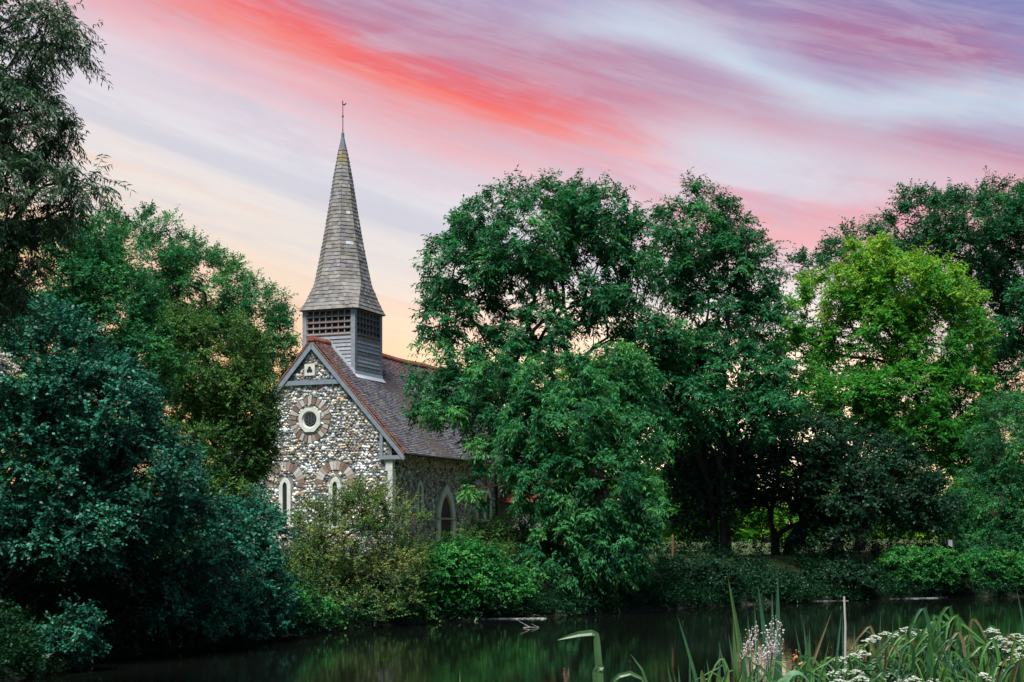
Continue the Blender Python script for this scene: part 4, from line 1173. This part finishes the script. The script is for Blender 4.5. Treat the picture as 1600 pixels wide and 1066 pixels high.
def bent_reed():
    Y = 5.2; cx = P(934, 1066, Y)[0]; g0 = gz(cx, Y)
    mb = MB(); O = np.array([cx, Y, g0])
    c = (.055, .12, .05)
    def pth(pts, w):
        prev = None
        for i, (p, ww) in enumerate(zip(pts, w)):
            d = np.array(pts[min(i + 1, len(pts) - 1)]) - np.array(pts[max(i - 1, 0)]); d /= np.linalg.norm(d)
            s = np.cross(d, (0.1, -1, .35)); s /= np.linalg.norm(s); u = np.cross(s, d)
            cur = [p - s * ww / 2 + u * ww * .2, p, p + s * ww / 2 + u * ww * .2]
            if prev:
                mb.poly([prev[0], prev[1], cur[1], cur[0]], jit(c, .1)); mb.poly([prev[1], prev[2], cur[2], cur[1]], jit(c, .1))
            prev = cur
    q = lambda px, py, dy=0: P(px, py, Y + dy) - O
    b = q(940, 1066); b = np.array([b[0] + .03, 0, 0.0 - .03])
    pth([b, q(937, 1060), q(934, 1025), q(932, 1000), q(931, 992), q(925, 989), q(905, 991), q(885, 996), q(872, 1000)], [.02, .026, .026, .024, .022, .022, .02, .012, .002])
    pth([b + np.array([-.03, .05, 0]), q(934, 1066, -.1), q(933, 1050, -.1), q(936, 1043, -.1), q(943, 1043, -.1)], [.03, .038, .036, .03, .01])
    pth([b + np.array([.1, .05, 0]), q(956, 1066), q(968, 1056), q(985, 1052), q(1002, 1060), q(1008, 1070)], [.016, .017, .017, .016, .012, .003])
    pth([b + np.array([.16, .0, 0]), q(1010, 1066), q(1003, 1046), q(985, 1022)], [.012, .011, .009, .001])
    o = mb.build('reed_plant', M['plant']); o.location = O
    tag(o, 'single reed with a snapped leaf pointing left over the pond', 'reed')
bent_reed()
def stub_reed():
    Y = 5.0; cx = P(716, 1066, Y)[0]; g0 = gz(cx, Y); O = np.array([cx, Y, g0])
    mb = MB(); blade(mb, (0, 0, -.03), P(718, 1046, Y) - O, .03, .01, (1, 0, 0), (.09, .18, .07))
    o = mb.build('reed_plant', M['plant']); o.location = O
    tag(o, 'lone reed tip just poking up at the bottom edge left of centre', 'reed')
stub_reed()

def dry_stalk():
    Y = 6.4; a = P(1321, 1060, Y); t = P(1318, 932, Y); g0 = gz(a[0], Y)
    b = np.array([a[0] + .01, Y, g0]); mb = MB()
    pts = [b + (t - b) * f + np.array([.006 * math.sin(f * 9), 0, 0]) for f in np.linspace(0, 1, 9)]
    mb.tube([p - b for p in pts], [.0075 - .003 * f for f in np.linspace(0, 1, 9)], 6, (.42, .40, .38))
    o = mb.build('dry_stalk', M['plant']); o.location = b
    tag(o, 'pale bleached dry stalk standing straight up among the reeds', 'dry stalk')
dry_stalk()

def seed_plant(label, Y, px, heads, col, stemcol, r=.012, tuft=26, spread=.05):
    base = P(px, 1066, Y); g0 = gz(base[0], Y); O = np.array([base[0], Y, g0])
    root = empty('seed_plant', O, 0, label, 'wild plant')
    st = MB()
    for hx, hy in heads:
        mb = MB()
        t = P(hx, hy, Y + gr.uniform(-.08, .08)) - O
        m_ = np.array([(base[0] - O[0]) * .3 + t[0] * .45, t[1] * .5, t[2] * .62])
        pts = [(1 - f) ** 2 * np.zeros(3) + 2 * f * (1 - f) * m_ + f * f * t for f in np.linspace(0, 1, 8)]
        st.tube(pts, [.004 - .0025 * f for f in np.linspace(0, 1, 8)], 5, stemcol)
        for i in range(tuft):
            c = t + np.array([gr.gauss(0, spread * .5), gr.gauss(0, spread * .4), gr.gauss(-.03, spread * .9)]) * (1 if i else 0)
            s = r * gr.uniform(.3, .9)
            mb.mesh([c + np.array(p) * s * np.array([1, 1, gr.uniform(.6, 1.6)]) for p in ICO_V], ICO_F, jit(col, .25, .05))
            if i % 3 == 0: mb.tube([c, c * .4 + t * .6 - np.array([0, 0, .04])], [.0012, .0012], 3, stemcol)
        mb.build('seed_head', M['plant'], root)
    st.build('stem', M['plant'], root)
seed_plant('bleached white seed plant gone over among the left reeds', 6.6, 1185, [(1171, 986), (1180, 980), (1205, 972), (1216, 972), (1200, 985), (1212, 992), (1206, 1003), (1190, 1012), (1172, 1000), (1164, 1012), (1186, 1024), (1196, 1020), (1214, 1008)], (.50, .45, .45), (.32, .28, .26), r=.0055, tuft=22, spread=.028)
seed_plant('rusty brown withered flower spike among the reeds', 6.7, 1244, [(1244, 1016), (1247, 1032)], (.42, .17, .06), (.14, .12, .06), r=.010, tuft=14, spread=.020)

def parsley(label, Y, heads, base_px, size=.028):
    size *= .92
    b0 = P(base_px, 1066, Y); g0 = gz(b0[0], Y); O = np.array([b0[0], Y, g0])
    root = empty('cow_parsley', O, 0, label, 'cow parsley', 'cow parsley in the foreground')
    st = MB()
    for hx, hy in heads:
        yy = Y + gr.uniform(-.12, .12)
        t = P(hx, hy, yy) - O
        m_ = np.array([t[0] * .5, t[1] * .5, t[2] * .6])
        neck = t - np.array([0, 0, .055])
        pts = [2 * f * (1 - f) * m_ + f * f * neck for f in np.linspace(0, 1, 7)]
        st.tube(pts, [.0045 - .002 * f for f in np.linspace(0, 1, 7)], 5, (.075, .15, .05))
        fl = MB()
        for k_ in range(11):
            th = k_ * 2.4; rr = size * math.sqrt(k_ / 11) * 1.25
            c = t + np.array([rr * math.cos(th), rr * math.sin(th), -.012 * (rr / size) ** 2 + gr.uniform(-.004, .004)])
            st.tube([neck, c], [.0014, .001], 3, (.09, .17, .06))
            for q in range(9):
                a = gr.uniform(0, 6.28); r2 = .011 * math.sqrt(gr.random()); s = .0040 * gr.uniform(.7, 1.3)
                cc = c + np.array([r2 * math.cos(a), r2 * math.sin(a), gr.uniform(-.002, .003)])
                fl.mesh([cc + np.array(p) * s * np.array([1.1, 1.1, .6]) for p in ICO_V], ICO_F, jit(gr.choice(((.36, .40, .33), (.28, .36, .22), (.42, .45, .40))), .12))
        fl.build('flower_head', M['plant'], root)
    # ferny leaves low down
    lf = MB()
    for i in range(26):
        a = gr.uniform(0, 6.28); h = gr.uniform(.25, .9); r1 = gr.uniform(.05, .2)
        p = np.array([math.cos(a) * r1, math.sin(a) * r1, h]); d = np.array([math.cos(a), math.sin(a), gr.uniform(-.4, .3)]) * gr.uniform(.06, .12)
        blade(lf, p, p + d, .022, .05, (0, 0, 1), jit((.025, .07, .022), .2), n=4, face=(0, 0, 1))
    st.build('stem', M['plant'], root); lf.build('foliage', M['plant'], root)
parsley('cow parsley with the largest white heads at the bottom beside the pale dry stalk', 6.1, [(1305, 1050), (1322, 1046), (1338, 1048), (1312, 1062), (1330, 1064), (1346, 1058)], 1326)
parsley('cow parsley with small white heads right of the pale dry stalk', 6.5, [(1334, 1021), (1350, 1018), (1340, 1025), (1317, 1028)], 1345, .026)
parsley('cow parsley leaning left above the middle of the grass', 6.9, [(1358, 998), (1368, 994), (1384, 988), (1400, 992)], 1392, .026)
parsley('cow parsley with the highest white heads over the middle grass', 6.9, [(1421, 981), (1426, 988), (1412, 984), (1443, 986), (1448, 994)], 1436, .026)
parsley('cow parsley with pale heads crowding the right edge, upper group', 6.4, [(1551, 983), (1562, 995), (1575, 1003), (1588, 990), (1597, 1000), (1560, 1008)], 1572)
parsley('cow parsley with heads low at the right edge', 6.2, [(1578, 1015), (1592, 1022), (1600, 1010), (1606, 1055), (1590, 1058)], 1590)
parsley('cow parsley with low heads at the bottom between the grass tufts', 6.0, [(1395, 1055), (1412, 1062), (1428, 1058), (1460, 1062), (1402, 1066)], 1420, .028)
parsley('cow parsley half hidden in the grass near the bottom right', 6.3, [(1535, 1052), (1545, 1058), (1565, 1032)], 1545, .022)

def grass_tuft(label, px, Y, n, hi, lo, spread, w):
    b0 = P(px, 1066, Y); g0 = gz(b0[0], Y); O = np.array([b0[0], Y, g0]); mb = MB()
    for i in range(n):
        bx, by = gr.gauss(0, .05), gr.gauss(0, .06)
        h = P(px, gr.uniform(hi, lo), Y)[2] - g0
        dx = gr.gauss(0, spread); bend = gr.uniform(-.16, .16)
        col = gr.choice(((.024, .085, .022), (.036, .115, .026), (.018, .066, .028), (.060, .140, .032))) if gr.random() > .06 else (.10, .085, .04)
        if gr.random() < .5:
            # arching leaf: up, over and down
            top = np.array([bx + dx * .6, by + gr.uniform(-.1, .1), h])
            tip = top + np.array([np.sign(dx) * gr.uniform(.06, .16), gr.uniform(-.1, .05), -gr.uniform(.06, .22)])
            pts = [np.array([bx, by, -.03]), np.array([bx + dx * .2, by, h * .55]), top + np.array([-np.sign(dx) * .02, 0, -.015]), top + np.array([np.sign(dx) * .03, 0, -.012]), tip]
            prev = None; nn = 12
            P_ = []
            for j in range(nn + 1):
                f = j / nn * (len(pts) - 1); i0 = min(int(f), len(pts) - 2); ff = f - i0
                p_1, p0, p1, p2 = pts[max(i0 - 1, 0)], pts[i0], pts[i0 + 1], pts[min(i0 + 2, len(pts) - 1)]
                P_.append(.5 * ((2 * p0) + (-p_1 + p1) * ff + (2 * p_1 - 5 * p0 + 4 * p1 - p2) * ff ** 2 + (-p_1 + 3 * p0 - 3 * p1 + p2) * ff ** 3))
            for j in range(nn + 1):
                d = P_[min(j + 1, nn)] - P_[max(j - 1, 0)]; d /= np.linalg.norm(d) + 1e-9
                s = np.cross(d, (.25 * np.sign(dx), -1, .3)); s /= np.linalg.norm(s) + 1e-9; u = np.cross(s, d)
                ww = w * (1 - max(0, (j / nn - .5) / .5) ** 2) + .0006
                cur = [P_[j] - s * ww / 2 + u * ww * .2, P_[j], P_[j] + s * ww / 2 + u * ww * .2]
                if prev:
                    mb.poly([prev[0], prev[1], cur[1], cur[0]], jit(col, .08)); mb.poly([prev[1], prev[2], cur[2], cur[1]], jit(col, .08))
                prev = cur
        else:
            blade(mb, (bx, by, -.03), (bx + dx, by + gr.uniform(-.1, .1), h), w * gr.uniform(.6, 1.1), bend, (1, 0, 0), col)
    o = mb.build('grass_tuft', M['plant']); o.location = O
    tag(o, label, 'grass', 'tufts of broad grass in the foreground')
for a in [('broad grass tuft with the tallest arching leaves right of centre of the grass bed', 1490, 6.6, 30, 955, 1035, .12, .024),
          ('broad grass tuft under the highest cow parsley heads', 1430, 6.7, 24, 980, 1045, .10, .018),
          ('broad grass tuft beside the small cow parsley heads', 1375, 6.6, 20, 995, 1050, .10, .016),
          ('broad grass tuft between the tallest grass and the right edge', 1530, 6.5, 24, 990, 1045, .12, .020),
          ('broad grass tuft in the bottom right corner', 1580, 6.2, 22, 1000, 1050, .10, .022),
          ('low grass tuft under the rusty withered spike', 1260, 6.4, 16, 1030, 1066, .10, .016),
          ('low grass tuft at the bottom under the leaning iris', 1150, 6.4, 12, 1035, 1066, .09, .014),
          ('low dark grass tuft right of the pale dry stalk', 1350, 6.2, 16, 1030, 1066, .09, .016),
          ('low grass tuft below the tallest arching leaves', 1460, 6.0, 24, 1010, 1060, .10, .020)]:
    a = list(a); a[3] = int(a[3] * 1.8); a[7] *= .68
    grass_tuft(*a)

def dock():
    Y = 6.0; b0 = P(1118, 1066, Y); g0 = gz(b0[0], Y); O = np.array([b0[0], Y, g0])
    root = empty('dock_plant', O, 0, 'dock with pale green lance leaves at the bottom left of the reeds', 'dock')
    st = MB(); st.tube([(0, 0, -.03), (0, 0, .5), P(1120, 1066, Y) - O - np.array([0, 0, .02])], [.008, .007, .005], 6, (.10, .16, .06)); st.build('stem', M['plant'], root)
    for (x, y, w) in ((1138, 1042, .024), (1096, 1046, .026), (1122, 1050, .026), (1160, 1052, .018)):
        mb = MB(); t = P(x, y, Y - .03) - O; s = np.array([0, 0, t[2] - .16])
        blade(mb, s + np.array([(t[0]) * .35, 0, .03]), t, w, .05 * (1 if t[0] > 0 else -1), (1, 0, 0), (.13, .23, .08), n=7); mb.build('leaf', M['plant'], root)
    mb = MB(); a = P(1200, 1066, Y) - O; b = P(1268, 1072, Y) - O
    blade(mb, a - np.array([.02, 0, .25]), b, .036, -.35, (0, .2, -.9), (.09, .19, .10), n=14, face=(0, -.6, 1)); mb.build('leaf', M['plant'], root)
dock()

# ------------------------------------------------------------------ small things round the water
def scum(label, pts, Yoff, w, n, seed):
    """strip of pale floating fluff and leaf bits along the bank"""
    g = random.Random(seed); mb = MB()
    tot = [(P(px, py, EYE * F / (py - HZ))) for px, py in pts]
    c0 = tot[len(tot) // 2].copy(); c0[2] = 0
    for i in range(n):
        f = g.random() * (len(tot) - 1); k_ = min(int(f), len(tot) - 2); p = tot[k_] + (tot[k_ + 1] - tot[k_]) * (f - k_)
        q = p + np.array([g.gauss(0, .05), g.gauss(0, w), 0]) - c0
        r = g.uniform(.012, .05) * (1 + (g.random() < .08) * 1.5); m_ = g.randint(5, 7)
        a0 = g.uniform(0, 6.28)
        o = [(q[0] + r * g.uniform(.6, 1.6) * math.cos(a0 + 6.283 * j / m_), q[1] + r * g.uniform(.6, 1.2) * math.sin(a0 + 6.283 * j / m_), .006 + i * 2e-6) for j in range(m_)]
        mb.prism(o[::-1], (0, 0, g.uniform(.006, .02)), jit(g.choice(((.42, .42, .42), (.30, .30, .28), (.5, .5, .52))), .2))
    o = mb.build('floating_scum', M['plant']); o.location = c0
    tag(o, label, 'pond scum', 'pale strips of floating scum'); o['kind'] = 'stuff'
scum('pale scum strip below the bramble mound', [(672, 970), (720, 968), (780, 967), (850, 967)], 0, .10, 420, 1)
scum('pale scum strip in front of the shaded nettles', [(1060, 946), (1110, 944.5), (1175, 944.5)], 0, .10, 360, 2)
scum('pale scum strip at the right end of the pond', [(1390, 936), (1450, 935), (1500, 932), (1600, 931)], 0, .10, 700, 3)
scum('faint scum strip beside the blue green sloe bush', [(415, 995), (470, 991)], 0, .06, 130, 4)
scum('faint scum strip under the sycamore', [(1240, 940.5), (1320, 939)], 0, .05, 150, 5)
def floating_branch(label, pts, seed, r=.012, col=(.42, .40, .36)):
    g = random.Random(seed); mb = MB()
    q = []
    for px, py, up in pts:
        p = P(px, py, EYE * F / (py - HZ)); p[2] = .01 + up; q.append(p)
    c0 = q[0].copy(); c0[2] = 0
    q = [p - c0 for p in q]
    mb.tube(q, [r * (1 - .6 * i / len(q)) for i in range(len(q))], 6, col)
    for i in range(1, len(q)):
        s = q[i]; mb.tube([s, s + np.array([g.uniform(-.4, .4), g.uniform(-.3, .3), g.uniform(.0, .2)])], [r * .5, r * .2], 4, col)
    o = mb.build('floating_branch', M['plant']); o.location = c0
    tag(o, label, 'branch', 'dead branches in the water')
floating_branch('pale twig lying on the open water right of centre', [(818, 981.5, 0), (828, 982, .02), (842, 981, .0)], 1, .012, (.30, .30, .28))
floating_branch('forked grey branch rising from the water below the brambles', [(742, 972, 0), (748, 966, .12), (756, 963, .3), (764, 962, .45)], 2, .02, (.20, .20, .16))
floating_branch('arched weedy branch on the water under the elder', [(825, 966, 0), (838, 965, .05), (852, 965.5, .0)], 3, .04, (.12, .14, .08))
floating_branch('thin dead branch dipping into the water under the ash sapling', [(968, 958, 0), (962, 957, .4), (955, 956, .9)], 4, .02, (.25, .22, .18))

def notice():
    Y = 54.4; c = P(1489, 824, Y); g0 = gz(c[0], Y)
    root = empty('notice_post', (c[0], Y, g0), 0, 'small blank white notice on a thin wooden post above the bright nettles', 'sign')
    top = P(1489, 834, Y)[2] - g0
    mb = MB(); mb.box((-.035, -.035, -.2), (.035, .035, top), (.12, .075, .05)); mb.build('post', M['timber'], root)
    z0, z1 = P(0, 854, Y)[2] - g0, P(0, 843, Y)[2] - g0
    mb = MB(); mb.prism([(-.20, -.06, z1), (-.20, -.06, z0 + .05), (-.04, -.06, z0 - .02), (-.04, -.06, z1 - .03)], (0, .018, 0), (.78, .80, .85)); mb.build('board', M['paint'], root)
notice()
def post():
    Y = 49.5; c = P(1051, 824, Y); g0 = gz(c[0], Y); mb = MB()
    top = P(0, 838, Y)[2] - g0
    mb.tube([(0, 0, -.2), (.01, 0, top * .5), (0, 0, top)], [.05, .045, .045], 8, (.16, .11, .055)); mb.tube([(0, 0, top), (0, 0, top + .02)], [.045, .02], 8, (.2, .15, .08))
    o = mb.build('fence_post', M['timber']); o.location = (c[0], Y, g0)
    tag(o, 'weathered wooden post beside the drooping ash sapling', 'post')
post()

def blossom():
    """pale tamarisk-like flower spray reaching in at the left edge"""
    Y = 17.0; O = P(-60, 700, Y); O[2] = max(gz(O[0], Y), 0)
    root = empty('tamarisk_bush', O, 0, 'pale pink flowering spray reaching in at the left edge', 'shrub')
    fl = MB(); st = MB(); g = random.Random(3)
    hub = P(-30, 560, Y) - O
    st.tube([(0, 0, -.1), hub * np.array([.5, .5, .5]), hub], [.02, .015, .01], 6, (.06, .045, .035))
    for (x, y) in ((20, 556), (30, 574), (32, 580), (8, 588), (-5, 575), (12, 566), (-10, 560), (24, 590), (2, 562)):
        t = P(x, y, Y + g.uniform(-.1, .1)) - O
        st.tube([hub, hub * .5 + t * .5 + np.array([0, 0, .06]), t], [.006, .004, .002], 5, (.10, .08, .06))
        for i in range(34):
            f = .35 + .65 * i / 34; c = hub * (1 - f) ** 2 + 2 * f * (1 - f) * (hub * .5 + t * .5 + np.array([0, 0, .06])) + t * f * f
            c = c + np.array([g.gauss(0, .008), g.gauss(0, .008), g.gauss(0, .008)])
            s = .011 * g.uniform(.6, 1.2)
            fl.mesh([c + np.array(p) * s for p in ICO_V], ICO_F, jit(g.choice(((.55, .45, .47), (.50, .48, .46), (.60, .52, .54))), .15))
    lf = MB()
    for i in range(8):
        a = P(30, 585, Y) - O; blade(lf, a, a + np.array([g.uniform(0, .12), g.uniform(-.05, .05), g.uniform(-.1, .02)]), .015, .05, (0, 0, 1), (.10, .24, .07), n=5)
    fl.build('flower_spray', M['plant'], root); st.build('stem', M['plant'], root); lf.build('leaf', M['plant'], root)
blossom()
